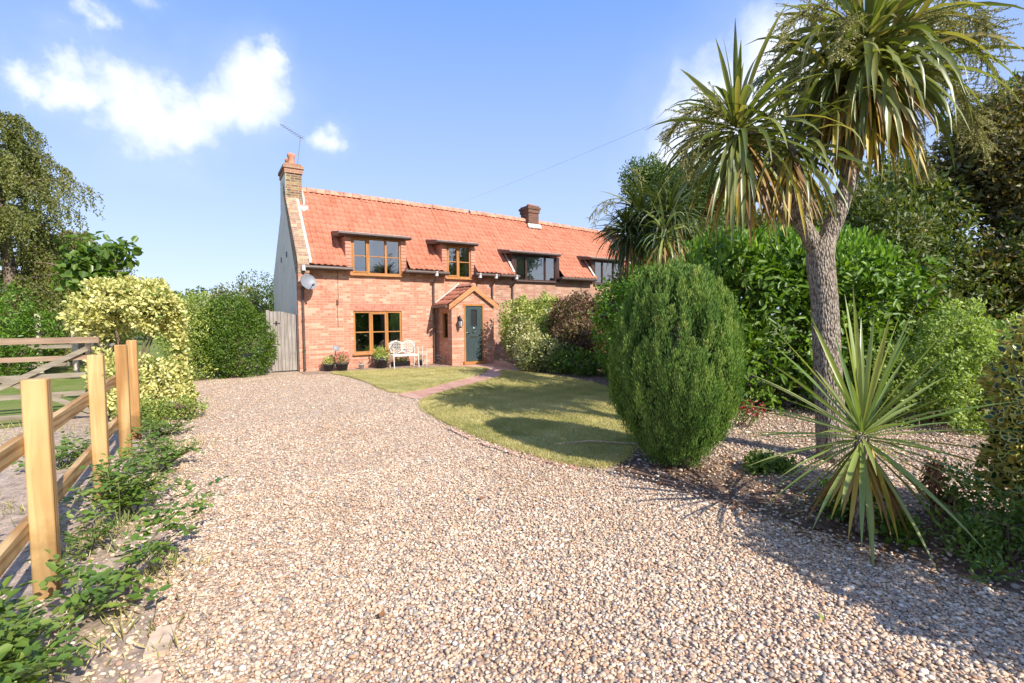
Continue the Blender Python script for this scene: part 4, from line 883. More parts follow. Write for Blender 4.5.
# ------------------------------------------------------------------ new post and rail fence (driveway side)
FX = -.82; F = empty('post_and_rail_fence', (FX, 3.76, 0)); tag(F, 'new honey coloured square post and rail fence along the drive', 'fence')
posts = [(1.95, 1.25), (3.76, 1.262), (5.56, 1.285), (7.1, 1.30), (8.08, 1.315)]
for (y_, h) in posts:
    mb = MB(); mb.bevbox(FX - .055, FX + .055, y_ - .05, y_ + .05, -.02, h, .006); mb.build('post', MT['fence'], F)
for i in range(len(posts) - 1):
    for zc in (.89, .40):
        mb = MB(); mb.beam((FX - .078, posts[i][0] - .0, zc), (FX - .078, posts[i + 1][0] - .004, zc + .004), .044, .098); mb.build('rail', MT['fencer'], F)
        
# ------------------------------------------------------------------ old field gate across the track, Y 10.2
O = empty('field_gate', (-1.9, 10.2, 0)); tag(O, 'old weathered five bar timber gate with crossed braces, before the paddock', 'gate')
XL = -5.3; XR = -1.45
mb = MB(); mb.beam((XL, 10.2, 1.275), (XR, 10.2, 1.265), .07, .095); mb.build('top_rail', MT['oldwood'], O)
mb = MB(); mb.beam((XL, 10.205, .995), (XR, 10.205, .985), .03, .075); mb.build('rail', MT['oldwood'], O)
for z_ in (.72, .43, .12):
    mb = MB(); mb.beam((XL, 10.205, z_), (XR, 10.205, z_ - .01), .028, .075); mb.build('rail', MT['oldwood2'], O)
mb = MB(); mb.beam((-3.6, 10.17, 1.28), (-1.6, 10.17, .12), .022, .075); mb.build('brace', MT['oldwood2'], O)
mb = MB(); mb.beam((-3.4, 10.145, .15), (-1.6, 10.145, 1.13), .022, .075); mb.build('brace', MT['oldwood2'], O)
mb = MB(); mb.bevbox(-5.45, -5.3, 10.13, 10.28, 0, 1.4); mb.build('post', MT['oldwood'], O)
mb = MB(); mb.bevbox(-1.5, -1.4, 10.13, 10.23, 0, 1.05); mb.build('post', MT['oldwood'], O)

# ------------------------------------------------------------------ paddock back: shed and pale posts
S = empty('timber_shed', (-6.5, 29, 0)); tag(S, 'brown timber shed with low red roof far beyond the paddock', 'shed')
mb = MB(); mb.box(-6.2, -3.6, 27, 30, 0, 1.9)
for k in range(16): mb.box(-6.2, -3.6, 26.98, 27.0, .02 + k * .118, .02 + k * .118 + .1)
mb.build('wall', MT['shed'], S)
mb = MB(); mb.poly([(-6.4, 26.8, 1.85), (-3.4, 26.8, 1.85), (-3.4, 28.5, 2.55), (-6.4, 28.5, 2.55)], (0, 0, .06)); mb.poly([(-6.4, 30.2, 1.85), (-3.4, 30.2, 1.85), (-3.4, 28.5, 2.55), (-6.4, 28.5, 2.55)], (0, 0, .06)); mb.build('roof', MT['terracotta'], S)
for k, (x_, y_, h, lb) in enumerate([(-3.95, 18.3, 1.75, 'leftmost of three pale posts standing beyond the old gate'), (-3.05, 17.4, 1.7, 'middle of three pale posts standing beyond the old gate'), (-2.75, 17.6, 1.65, 'rightmost of three pale posts standing beyond the old gate')]):
    mb = MB(); mb.bevbox(x_, x_ + .12, y_, y_ + .12, 0, h, .008); tag(mb.build('timber_post', simple('pale_post', (.55, .44, .34), .9, .2)), lb, 'post', 'pale posts beyond the old gate')
P_ = empty('rail_fence', (-9, 17.9, 0)); tag(P_, 'old low rail fence running behind the pale posts', 'fence')
for z_ in (.35, .85): mb = MB(); mb.beam((-9, 17.9, z_), (-2.2, 17.9, z_), .04, .1); mb.build('rail', MT['oldwood2'], P_)
for x_ in (-8.9, -7.2, -5.5): mb = MB(); mb.bevbox(x_, x_ + .1, 17.85, 17.95, 0, 1.1); mb.build('post', MT['oldwood2'], P_)

# ------------------------------------------------------------------ garden bench, pots by the wall
Bc = empty('garden_bench', (5.3, 14.7, 0)); tag(Bc, 'white ornate cast metal garden bench under the ground floor window', 'bench')
bx0, bx1, by0, by1 = 4.88, 5.72, 14.55, 14.88
mb = MB()
for k in range(6): y_ = by0 + .02 + k * .062; mb.box(bx0 + .03, bx1 - .03, y_, y_ + .03, .40, .42)
mb.box(bx0, bx1, by0 - .01, by0 + .01, .37, .42); mb.build('seat', MT['white'], Bc)
for xx in (bx0 + .02, bx1 - .02):
    mb = MB(); mb.tube([(xx, by0, .4), (xx, by0 - .03, .2), (xx, by0 - .05, 0)], .016, 6); mb.build('leg', MT['white'], Bc)
    mb = MB(); mb.tube([(xx, by1, .4), (xx, by1 + .02, .2), (xx, by1 + .05, 0)], .016, 6); mb.build('leg', MT['white'], Bc)
    mb = MB(); mb.tube([(xx, by1, .62), (xx, by0 + .1, .64), (xx, by0 - .02, .6), (xx, by0, .4)], .014, 6); mb.build('armrest', MT['white'], Bc)
mb = MB()
for c0 in (bx0 + .235, bx1 - .235):
    cz = .62
    mb.tube([(c0 + .215 * math.cos(t_), by1 + .03, cz + .18 * math.sin(t_) * (1 + .12 * (math.sin(t_) > 0))) for t_ in np.linspace(0, 6.283, 25)], .010, 6, cap=False)
    for q in range(5):
        for s_ in range(4):
            mb.tube([(c0 - .16 + q * .08 + .028 * math.cos(t_), by1 + .03, cz - .12 + s_ * .085 + .03 * math.sin(t_)) for t_ in np.linspace(0, 6.283, 9)], .009, 4, cap=False)
mb.tube([(bx0, by1 + .03, .4), (bx0, by1 + .03, .76), (bx0 + .1, by1 + .03, .82), (bx0 + .235, by1 + .03, .84), (bx0 + .465, by1 + .03, .76), (bx1 - .235, by1 + .03, .84), (bx1 - .1, by1 + .03, .82), (bx1, by1 + .03, .76), (bx1, by1 + .03, .4)], .014, 6)
mb.build('backrest', MT['white'], Bc)

def potplant(x_, y_, r_, h, potmat, name, label, cat, leafm, n, lr, L, W, flm=None, nf=0, group='planted pots against the house wall'):
    p_ = empty(name, (x_, y_, 0)); tag(p_, label, cat, group)
    mb = MB(); mb.lathe((x_, y_, 0.02), [(0, 0), (r_ * .72, 0), (r_ * .95, h * .85), (r_ * 1.05, h * .86), (r_ * 1.05, h), (r_ * .93, h), (r_ * .9, h * .9), (0, h * .88)], 18); mb.build('pot', potmat, p_, True)
    g = np.random.default_rng(int(x_ * 100)); crown('foliage', [(x_, y_, h + lr * .6, lr, lr, lr * .9)], n, L, W, leafm, p_, depth=.8, g=g)
    if flm: crown('flowers', [(x_, y_, h + lr * .8, lr * 1.05, lr * 1.05, lr)], nf, .05, .045, flm, p_, depth=.25, g=g)
    return p_
DP = simple('dark_pot', (.05, .045, .05), .6, .2)
potplant(3.06, 14.98, .16, .2, DP, 'potted_plant', 'small dark pot with lime green foliage, left of the pink flowers', 'plant', LM['varig2'], 260, .17, .07, .03)
potplant(3.42, 14.85, .19, .22, DP, 'potted_plant', 'dark pot with pink red flowers near the house corner', 'plant', LM['rose'], 240, .2, .06, .03, LM['pink'], 170)
potplant(4.62, 14.92, .22, .28, DP, 'potted_plant', 'dark round pot with bright lime leaves left of the white bench', 'plant', LM['ltgreen'], 330, .24, .11, .03)
potplant(5.95, 14.98, .10, .16, DP, 'potted_plant', 'little dark pot of leaves right of the white bench', 'plant', LM['rose'], 90, .12, .05, .03)
potplant(4.02, 14.98, .09, .14, MT['hopper'], 'potted_plant', 'tiny grey pot below the left of the ground window', 'plant', LM['fallen'], 50, .08, .04, .02)
T_ = empty('planting_trough', (5.3, 15.08, 0)); tag(T_, 'low trough of plants behind the white bench', 'planter')
mb = MB(); mb.bevbox(5.05, 5.6, 15.0, 15.18, .01, .16); mb.build('trough', DP, T_); crown('foliage', [(5.32, 15.08, .2, .3, .1, .1)], 240, .06, .03, LM['rose'], T_, depth=.8)
# metal solar flower on a stem beside the pots, pale stakes right of the bench, rack by the porch
O_ = empty('garden_ornament', (3.22, 14.9, 0)); tag(O_, 'thin metal stem with a round head between the flower pots', 'ornament')
mb = MB(); mb.tube([(3.2, 14.9, 0), (3.22, 14.9, .4), (3.26, 14.9, .62)], .012, 6); mb.build('stem', MT['blackm'], O_); mb = MB(); mb.lathe((3.27, 14.88, .68), [(0, -.02), (.06, -.015), (.09, 0), (.06, .015), (0, .02)], 12, axis=(.1, -.9, .3)); mb.build('head', MT['dish'], O_)
O_ = empty('plant_support', (5.98, 14.75, 0)); tag(O_, 'pair of thin pale metal stakes right of the white bench', 'plant support')
for xx, h in ((5.93, .66), (6.07, .5)): mb = MB(); mb.tube([(xx, 14.75, 0), (xx, 14.75, h)], .011, 6); mb.build('stake', MT['white'], O_)
O_ = empty('boot_rack', (6.5, 14.6, 0)); tag(O_, 'small dark metal rack standing beside the porch side wall', 'rack')
mb = MB()
for z_ in (.08, .2, .3): mb.tube([(6.42, 14.5, z_), (6.62, 14.5, z_), (6.62, 14.85, z_), (6.42, 14.85, z_), (6.42, 14.5, z_)], .01, 5)
mb.build('shelf', MT['blackm'], O_)
for xx, yy in ((6.42, 14.5), (6.62, 14.5), (6.42, 14.85), (6.62, 14.85)): mb = MB(); mb.tube([(xx, yy, 0), (xx, yy, .32)], .01, 5); mb.build('leg', MT['blackm'], O_)

# ------------------------------------------------------------------ shrubs
def shrub(name, label, cat, base, blobs, n, L, W, leafm, group=None, stem_n=7, part='foliage', **k):
    o_ = empty(name, (*base[:2], 0)); tag(o_, label, cat, group)
    crown(part, blobs, n, L, W, leafm, o_, **k); stems(o_, (*base[:2], 0), blobs, stem_n); return o_
# left side
shrub('variegated_shrub', 'big cream and yellow variegated bush behind the end of the timber fence', 'bush', (-1.1, 11.0, 0),
      [(-1.62, 11.2, 1.65, .38, .45, .36), (-.85, 11.0, 1.8, .5, .45, .45), (-1.25, 11.1, 1.95, .5, .45, .36), (-.52, 11.1, 1.65, .24, .3, .45), (-.42, 10.9, .95, .09, .09, .6), (-.75, 11.1, 2.1, .22, .22, .22), (-1.5, 11.1, 2.1, .2, .2, .2)], 10500, .085, .048, LM['euony'], depth=.55, rough=.34, freq=6, clus=9, crad=.085, rbias=-.02, oval=True)
shrub('variegated_shrub', 'lower cream variegated bush spilling round the last fence posts', 'bush', (-.9, 10.3, 0),
      [(-.72, 10.15, .45, .5, .5, .5), (-1.35, 10.2, .62, .25, .35, .55), (-.42, 10.2, .3, .3, .3, .32), (-1.05, 9.6, .45, .25, .3, .45)], 7500, .075, .042, LM['euony'], depth=.5, rough=.32, freq=7, clus=9, crad=.075, rbias=-.04, oval=True)
shrub('green_bush', 'rounded dark green clipped bush left of the boarded gate', 'bush', (.65, 15.0, 0),
      [(.8, 15.15, .85, .9, .8, .95), (.6, 15.15, 1.35, .68, .65, .85), (.35, 15.1, .9, .6, .6, .9)], 14000, .085, .034, LM['green'], depth=.3, rough=.06, freq=6, clus=6, crad=.07, oval=False)
shrub('speckled_bush', 'yellow-green speckled bush between the variegated bush and the dark green bush', 'bush', (-.35, 15.4, 0),
      [(-.12, 15.1, 1.05, .5, .55, 1.1), (-.2, 14.9, .45, .42, .4, .5), (-.45, 15.9, 1.3, .55, .5, .95)], 7500, .085, .035, LM['varig2'], depth=.4, rough=.2, freq=6, clus=6, crad=.08, rbias=-.08)
for i, (x_, y_, h, r_, lm, lb) in enumerate([(-.4, 19.5, 2.3, .95, 'ltgreen', 'yellow-green garden tree top behind the dark bush, leftmost of the three'), (1.0, 21.5, 2.9, 1.0, 'birch', 'olive garden tree top behind the dark bush, middle of the three'), (2.5, 26, 3.7, 1.1, 'hedge', 'small dark green tree right against the pale gable wall')]):
    o_ = empty('garden_tree', (x_, y_, 0)); tag(o_, lb, 'tree', 'trees behind the boarded gate')
    trunk('trunk', [(x_, y_, 0), (x_ + .1, y_, h * .6)], [.09, .05], MT['bark'], o_, extra=[([(x_, y_, h * .4), (x_ + .4, y_, h * .9)], [.03, .01]), ([(x_, y_, h * .4), (x_ - .4, y_, h * .85)], [.03, .01])])
    crown('crown', [(x_, y_, h * .62, r_, r_, h * .38), (x_ + .5, y_ + .2, h * .5, r_ * .7, r_ * .7, h * .35), (x_ - .5, y_ - .2, h * .5, r_ * .7, r_ * .7, h * .35)], 5000, .12, .06, LM[lm], o_, depth=.6, rough=.3, freq=4, clus=7, crad=.16)

# weeping birch, far left: branches with hanging strands
def weeping(base, h, parent_label):
    o_ = empty('weeping_birch', (*base, 0)); tag(o_, parent_label, 'tree')
    g = np.random.default_rng(11); bx, by = base; mb = MB(); mb.tube([(bx, by, 0), (bx + .1, by, h * .35), (bx - .1, by + .1, h * .7), (bx, by, h)], [.22, .17, .1, .03], 10)
    V_P = []; V_D = []
    for i in range(105):
        z0 = h * g.uniform(.15, .97); a = g.uniform(0, 6.28); Lb = (h * .5) * (1.15 - (z0 / h) * .8) * g.uniform(.3, 1.15); rise = g.uniform(.1, .75)
        pts = []; 
        for k in range(7):
            u = k / 6; pts.append(Vector((bx + math.cos(a + .3 * u) * Lb * u, by + math.sin(a + .3 * u) * Lb * u, z0 + Lb * (rise * u - .6 * u * u) + g.normal(0, .05))))
        mb.tube(pts, [.03 * (1 - .9 * k / 6) for k in range(7)], 5)
        for s_ in range(44):
            u = g.uniform(.2, 1); q = pts[0].lerp(pts[-1], 0); kk = u * 6; i0 = min(5, int(kk)); p0 = pts[i0].lerp(pts[i0 + 1], kk - i0); ln = g.uniform(.2, 1.0) * (1 + 1.1 * math.sin(a * 3 + z0) ** 2); nl = int(ln / .045); drift = g.normal(0, .12, 2)
            ss = np.arange(nl) * .045; PP = np.column_stack([p0.x + drift[0] * ss + g.normal(0, .03, nl) + .15 * math.cos(a) * np.minimum(ss, .4), p0.y + drift[1] * ss + g.normal(0, .03, nl) + .15 * math.sin(a) * np.minimum(ss, .4), p0.z + .12 - ss * .95]); PP = PP[PP[:, 2] > .3]
            V_P.append(PP)
    mb.build('trunk', MT['bark'], o_, True)
    P = np.concatenate(V_P); n = len(P); g2 = g
    D = np.column_stack([g2.normal(0, .6, (n, 2)), np.full(n, -.7)]); r_ = np.clip(g2.random(n) * .6 + .4 * (.5 + .5 * pnoise(P, 1.6, 2)), 0, 1)
    leaves('crown', P, D, g2.normal(size=(n, 3)) + np.array([0, -.3, .5]), g2.uniform(.06, .11, n), g2.uniform(.035, .06, n), LM['birch'], r_, o_)
    return n
weeping((-5.1, 21.0), 8.0, 'tall weeping birch with drooping strands at the left edge')
weeping((-4.1, 24.5), 4.9, 'shorter weeping tree right of and behind the tall one')
# catalpa
o_ = empty('broadleaf_tree', (-2.25, 14.6, 0)); tag(o_, 'slender tree with large bright green leaves above the variegated bush', 'tree')
trunk('trunk', [(-2.25, 14.6, 0), (-2.3, 14.6, 1.6), (-2.15, 14.6, 2.9)], [.06, .05, .03], MT['bark'], o_, extra=[([(-2.3, 14.6, 1.8), (-1.7, 14.5, 3.1)], [.025, .01]), ([(-2.3, 14.6, 1.9), (-2.6, 14.6, 3.0)], [.025, .01])])
crown('crown', [(-2.1, 14.5, 3.1, .55, .5, .5), (-1.65, 14.45, 3.15, .4, .4, .35), (-2.3, 14.6, 2.6, .55, .5, .5), (-1.85, 14.5, 2.5, .45, .4, .4)], 520, .21, .16, LM['catal'], o_, depth=.9, out=.5, up=-.25, nup=1.4, oval=True, curl=.3)
# hedges and bushes on the far left
shrub('green_bush', 'bright green arching bush at the left edge beyond the old gate', 'bush', (-4.7, 17.6, 0), [(-4.6, 17.8, 1.5, 1.0, .9, 1.05), (-5.6, 17.6, 1.6, 1.1, 1, 1.2), (-5.3, 17.4, .8, 1.2, .8, .8), (-3.9, 18.4, 1.1, .5, .5, .7)], 9000, .12, .05, LM['laurel_lt'], depth=.5, rough=.25, freq=4, clus=8, crad=.12, down=.4)
shrub('dark_bush', 'dark green bush low behind the old gate rails', 'bush', (-4.2, 16.5, 0), [(-4.3, 16.6, .55, .8, .6, .6), (-5.2, 16.4, .5, .8, .6, .6)], 4000, .10, .045, LM['green'], depth=.5, rough=.2, clus=6, crad=.1)
shrub('grey_green_bush', 'olive rounded bush below the weeping birch, behind the variegated bush', 'bush', (-3.3, 20.5, 0), [(-3.4, 20.5, 1.9, 1.1, 1, 1.2), (-2.6, 21, 1.8, .9, .9, 1.1), (-4.6, 21, 1.7, 1.1, 1, 1.2)], 9000, .10, .04, LM['birch'], depth=.5, rough=.25, clus=8, crad=.14)
# boundary wood at the back, left and right
def wood(name, label, xs, y0, h, n, lm, L=.32, W=.2):
    g = np.random.default_rng(len(label)); bl = [(x_, y0 + g.uniform(-2, 2), h * g.uniform(.38, .5), g.uniform(2.2, 3.4), 2.5, h * g.uniform(.42, .56)) for x_ in xs]
    o_ = crown(name, bl, n, L, W, LM[lm], None, depth=.5, rough=.22, freq=1.6, g=g, clus=10, crad=.4); tag(o_, label, 'wood', kind='stuff')
wood('far_hedgerow', 'dense far hedgerow beyond the paddock', np.arange(-44, -5, 3.2), 36, 5.0, 22000, 'hedge')
wood('far_hedgerow', 'dense far hedgerow of trees behind the cottages', np.arange(-4, 40, 3.4), 44, 4.2, 16000, 'hedge')
wood('boundary_hedge', 'tall hedge behind the photographer reflected in the windows', np.arange(-14, 22, 3.2), -18, 3.8, 11000, 'hedge')

# right of the porch
shrub('variegated_shrub', 'yellow-green topped bush right of the porch, against the brick wall', 'bush', (8.9, 13.0, 0), [(8.7, 13.1, 1.25, .75, .6, .95), (9.5, 13.0, 1.45, .85, .6, .85), (9.1, 12.6, .8, .8, .6, .8)], 15000, .10, .05, LM['varig2'], depth=.4, rough=.14, freq=7, clus=7, crad=.09, rbias=.05)
shrub('cream_edged_shrub', 'low cream edged bush at the end of the brick path', 'bush', (8.0, 11.4, 0), [(7.95, 11.5, .5, .5, .55, .55), (8.3, 11.0, .45, .5, .5, .5), (8.2, 12.2, .8, .5, .5, .75)], 9500, .10, .05, LM['cream'], depth=.5, rough=.2, freq=7, clus=7, crad=.09)
shrub('purple_shrub', 'reddish purple leaved bush between the pale bushes and the laurel', 'bush', (9.5, 11.1, 0), [(9.6, 11.4, 1.35, .95, .8, .85), (9.2, 10.8, .8, .8, .7, .75), (10.4, 11.2, 1.4, .7, .7, .8)], 19000, .10, .05, LM['red'], depth=.5, rough=.22, freq=6, clus=7, crad=.1)
shrub('low_shrub', 'dark green low bush under the purple leaved bush', 'bush', (8.6, 9.7, 0), [(8.5, 9.8, .3, .5, .5, .35), (9.0, 9.4, .35, .5, .5, .4), (8.35, 10.4, .35, .4, .4, .35)], 3000, .09, .05, LM['green'], depth=.6, rough=.2, clus=6, crad=.09)
shrub('laurel_bush', 'bright green laurel behind the clipped conifer, its left side over the lawn', 'bush', (9.0, 8.6, 0), [(8.7, 8.6, 1.2, .75, .7, 1.25), (9.0, 8.0, 1.9, .85, .8, .95), (8.9, 7.3, 1.2, .8, .8, 1.2), (8.2, 7.6, .9, .6, .6, .95)], 8000, .14, .055, LM['laurel_lt'], depth=.4, rough=.12, freq=5, clus=5, crad=.1, oval=True)
# the clipped conifer, built of upright sprays
cx, cy = 4.17, 3.36
o_ = empty('clipped_conifer', (cx, cy, 0)); tag(o_, 'big egg shaped clipped conifer at the corner of the lawn', 'conifer')
g = np.random.default_rng(5)
def prof_r(z):
    s_ = np.clip((z - .03) / 1.96, 0, 1); return .615 * np.clip(1 - np.abs(2 * s_ ** .88 - 1) ** 2.3, .0, 1) ** .5 * (.66 + .34 * np.minimum(1, s_ * 2.6))
def skin(n, zlo=.08, zhi=2.0):
    z = g.uniform(zlo, zhi, n * 3); keep = g.random(n * 3) < (.25 + prof_r(z) / .62); z = z[keep][:n]; n = len(z); th = g.uniform(0, 6.283, n)
    r_ = prof_r(z) * (1 + .04 * np.sin(th * 3 + z * 2) + .035 * np.sin(th * 7 + z * 5)); dz = (prof_r(z + .03) - prof_r(z - .03)) / .06
    return np.column_stack([cx + r_ * np.cos(th), cy + r_ * np.sin(th), z]), nrm(np.column_stack([np.cos(th), np.sin(th), np.clip(-dz, -1, 3)]))
top = 300; A0, AO = skin(1150); tr_ = np.sqrt(g.random(top)) * .38; ta = g.uniform(0, 6.28, top)
A0 = np.concatenate([A0, np.column_stack([cx + tr_ * np.cos(ta), cy + tr_ * np.sin(ta), 1.80 + .1 * (1 - (tr_ / .38) ** 2)])]); AO = np.concatenate([AO, np.column_stack([np.cos(ta) * .3, np.sin(ta) * .3, np.ones(top)])]); AO = nrm(AO)
nc = len(A0); k_ = 95; tall = g.uniform(.14, .30, nc); outw = g.uniform(-.045, .022, nc); cl_ = g.random(nc)
hh_ = g.random((nc, k_)) ** .8; wr = (.036 * (1 - hh_ ** 1.5) + .005); q_ = g.normal(size=(nc, k_, 3)); 
P = A0[:, None] + AO[:, None] * (outw[:, None, None] + .03 * hh_[..., None]) + q_ * wr[..., None] * np.array([1, 1, .6]) * .7; P[..., 2] += (hh_ - .35) * tall[:, None]
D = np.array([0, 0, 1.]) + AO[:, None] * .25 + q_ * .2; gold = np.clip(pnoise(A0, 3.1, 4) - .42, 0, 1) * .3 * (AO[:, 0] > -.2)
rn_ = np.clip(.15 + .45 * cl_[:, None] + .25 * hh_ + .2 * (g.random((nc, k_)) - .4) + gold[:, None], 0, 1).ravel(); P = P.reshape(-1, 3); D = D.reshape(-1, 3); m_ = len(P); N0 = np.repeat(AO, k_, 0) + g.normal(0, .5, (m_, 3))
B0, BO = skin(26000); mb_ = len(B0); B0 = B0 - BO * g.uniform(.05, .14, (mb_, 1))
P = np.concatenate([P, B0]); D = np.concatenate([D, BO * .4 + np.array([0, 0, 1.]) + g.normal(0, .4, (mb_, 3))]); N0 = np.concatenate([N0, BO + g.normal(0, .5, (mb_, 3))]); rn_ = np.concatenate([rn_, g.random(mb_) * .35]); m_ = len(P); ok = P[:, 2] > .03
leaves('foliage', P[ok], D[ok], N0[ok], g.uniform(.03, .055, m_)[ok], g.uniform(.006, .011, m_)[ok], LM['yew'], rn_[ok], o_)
mb = MB(); mb.tube([(cx, cy, 0), (cx, cy, 1.6)], [.09, .04], 8)
for k in range(16): a = k * .8; mb.tube([(cx, cy, .1 + k * .05), (cx + .45 * math.cos(a), cy + .45 * math.sin(a), .5 + k * .08)], [.02, .008], 5)
mb.build('stem', MT['bark'], o_, True)
# tall laurel hedge behind the palm
LB = [(6.95, 5.2, 1.2, .75, .8, 1.3), (7.4, 4.9, 2.0, .85, .8, .9), (8.2, 4.5, 1.4, .9, .9, 1.5), (9.0, 4.1, 1.9, 1.0, .9, 1.05), (9.9, 3.7, 1.4, .9, .9, 1.4), (8.1, 4.6, 2.2, .8, .7, .75), (7.3, 4.8, .7, .8, .7, .7), (8.9, 3.9, .8, .9, .7, .8)]
shrub('laurel_bush', 'tall glossy laurel with lime new growth behind the palm trunk', 'bush', (8.3, 4.6, 0), LB, 10500, .17, .068, LM['laurel'], depth=.5, rough=.16, freq=4, oval=True, curl=.25, clus=5, crad=.13, stem_n=14, up=.0, rand=.9)
# lime upright new growth on top
og = [o for o in COL.objects if o.name.startswith('laurel_bush')][-1]
crown('new_shoots', [(7.4, 4.9, 2.45, .9, .6, .5), (8.2, 4.5, 2.55, .9, .6, .45), (9.2, 4.0, 2.45, .9, .7, .5)], 3200, .15, .055, LM['laurel_lt'], og, depth=.4, up=1.6, out=.4, oval=True, rbias=.25, clus=5, crad=.08, curl=.05)

# ------------------------------------------------------------------ cabbage palms
def head(parent, c, axis, n, L, W, g, mat='sword', spread=1.0, drop=1.0, deadn=25, nm='leaf_head', low=-.9, hang=.0):
    c = np.array(c, float); axis = np.array(axis, float); axis /= np.linalg.norm(axis)
    specs = []
    for i in range(n):
        q = (i + .5) / n; pol = math.acos(1 - (1 - low) * q * .985) if True else 0
        az = i * 2.399963 + g.normal(0, .15); e1 = np.cross(axis, (0, 1, .3)); e1 /= np.linalg.norm(e1); e2 = np.cross(axis, e1)
        d = axis * math.cos(pol) + (e1 * math.cos(az) + e2 * math.sin(az)) * math.sin(pol); d = d + g.normal(0, .13, 3)
        dr_ = (.25 + .9 * q) * drop * g.uniform(.35, 1.6)
        specs.append((c + d * .05 - axis * .22 * q, d, L * g.uniform(.6, 1.15) * (1 - .25 * (q < .12)), W * g.uniform(.8, 1.15), dr_, float(np.clip(g.random() * .85 + .15 * (1 - q), 0, 1)), g.normal(0, .55)))
    ribbons(nm, specs, LM[mat], parent)
    dead = []
    for i in range(deadn):
        az = g.uniform(0, 6.28); d = np.array([math.cos(az) * .45, math.sin(az) * .45, -.75 + g.normal(0, .15)]); dead.append((c - axis * g.uniform(.1, .4) + d * .08, d, L * g.uniform(.6, 1.0), W * g.uniform(.6, .9), .9, float(g.random()), g.normal(0, .5)))
    if deadn: ribbons('dead_leaves', dead, LM['dead'], parent)

def panicle(parent, base, d, L, g, side=34, nm='flower_spray'):
    mb = MB(); d = np.array(d, float); d /= np.linalg.norm(d); p = np.array(base, float); pts = [p.copy()]
    P = []; Dd = []
    for k in range(12):
        p = p + d * L / 12; d = d + np.array([0, 0, -.17]); d /= np.linalg.norm(d); pts.append(p.copy())
    mb.tube([Vector(q) for q in pts], [.012 * (1 - .8 * k / 12) for k in range(13)], 5)
    for i in range(side):
        u = g.uniform(.18, 1); k = min(11, int(u * 12)); q = pts[k] + (pts[k + 1] - pts[k]) * (u * 12 - k); sd_ = g.normal(size=3); sd_[2] -= .1; sd_ /= np.linalg.norm(sd_)
        ll = L * g.uniform(.16, .34) * (1.15 - u * .6); dd = sd_ * .8 + (pts[k + 1] - pts[k]) / np.linalg.norm(pts[k + 1] - pts[k]) * .7; dd /= np.linalg.norm(dd); qq = q.copy(); tw = [qq.copy()]
        for s_ in range(6):
            qn = qq + dd * ll / 6; nb_ = int(max(4, ll / 6 / .0045)); tt = g.random((nb_, 1)); P.append(qq + (qn - qq) * tt + g.normal(0, .004, (nb_, 3))); qq = qn; dd = dd + np.array([0, 0, -.08]) + g.normal(0, .05, 3); dd /= np.linalg.norm(dd); tw.append(qq.copy())
        mb.tube([Vector(q) for q in tw], .0028, 4, cap=False)
    fs = mb.build(nm, MT['stickgreen'], parent, True)
    P = np.concatenate(P); n = len(P)
    leaves('flower_buds', P, g.normal(size=(n, 3)), g.normal(size=(n, 3)), g.uniform(.010, .022, n), g.uniform(.007, .013, n), LM['flower'], g.random(n), fs)
MT['stickgreen'] = simple('flower_stalk', (.22, .20, .08), .8, .15)

g = np.random.default_rng(21)
T = empty('cabbage_palm', (5.87, 2.55, 0)); tag(T, 'tall forked cabbage palm with pale corky trunk in the gravel bed', 'palm tree')
mb = MB()
mb.tube([(5.80, 2.52, -.03), (5.77, 2.54, .12), (5.75, 2.57, .5), (5.74, 2.6, .95), (5.735, 2.65, 1.75), (5.72, 2.7, 2.2), (5.73, 2.68, 2.42)], [.205, .163, .144, .137, .131, .14, .126], 18)
mb.tube([(5.74, 2.69, 2.2), (5.78, 2.66, 2.42), (5.9, 2.6, 2.75), (6.02, 2.56, 3.1), (6.06, 2.57, 3.6), (6.09, 2.57, 4.1), (6.16, 2.55, 4.55)], [.09, .095, .09, .082, .075, .065, .05], 14)
mb.tube([(5.72, 2.7, 2.2), (5.60, 2.78, 2.5), (5.5, 2.86, 2.68), (5.40, 2.95, 3.1), (5.3, 3.02, 3.35), (5.03, 3.2, 3.68)], [.095, .085, .075, .065, .055, .045], 12)
mb.tube([(5.52, 2.84, 2.64), (5.35, 2.97, 2.78), (5.15, 3.1, 2.9), (5.0, 3.2, 3.15)], [.08, .065, .055, .04], 10)
mb.tube([(5.56, 2.82, 2.6), (5.52, 2.82, 3.0), (5.42, 2.9, 3.5)], [.06, .05, .03], 8)
mb.build('trunk', MT['palmbark'], T, True)
head(T, (4.98, 3.25, 3.68), (-.35, .1, 1), 140, 1.12, .054, g, deadn=50, drop=3.4, low=-.85)
head(T, (5.45, 2.9, 3.5), (.1, .1, 1), 70, .9, .048, g, deadn=30, drop=3.2, low=-.85)
head(T, (6.15, 2.5, 4.62), (0, -.1, 1), 150, 1.3, .068, g, deadn=70, drop=3.8, low=-.8)
head(T, (6.35, 2.4, 4.3), (.35, -.1, 1), 100, 1.2, .064, g, deadn=36, drop=3.8, low=-.85)
head(T, (5.9, 2.7, 4.25), (-.35, .1, 1), 80, 1.1, .06, g, deadn=24, drop=3.5, low=-.85)
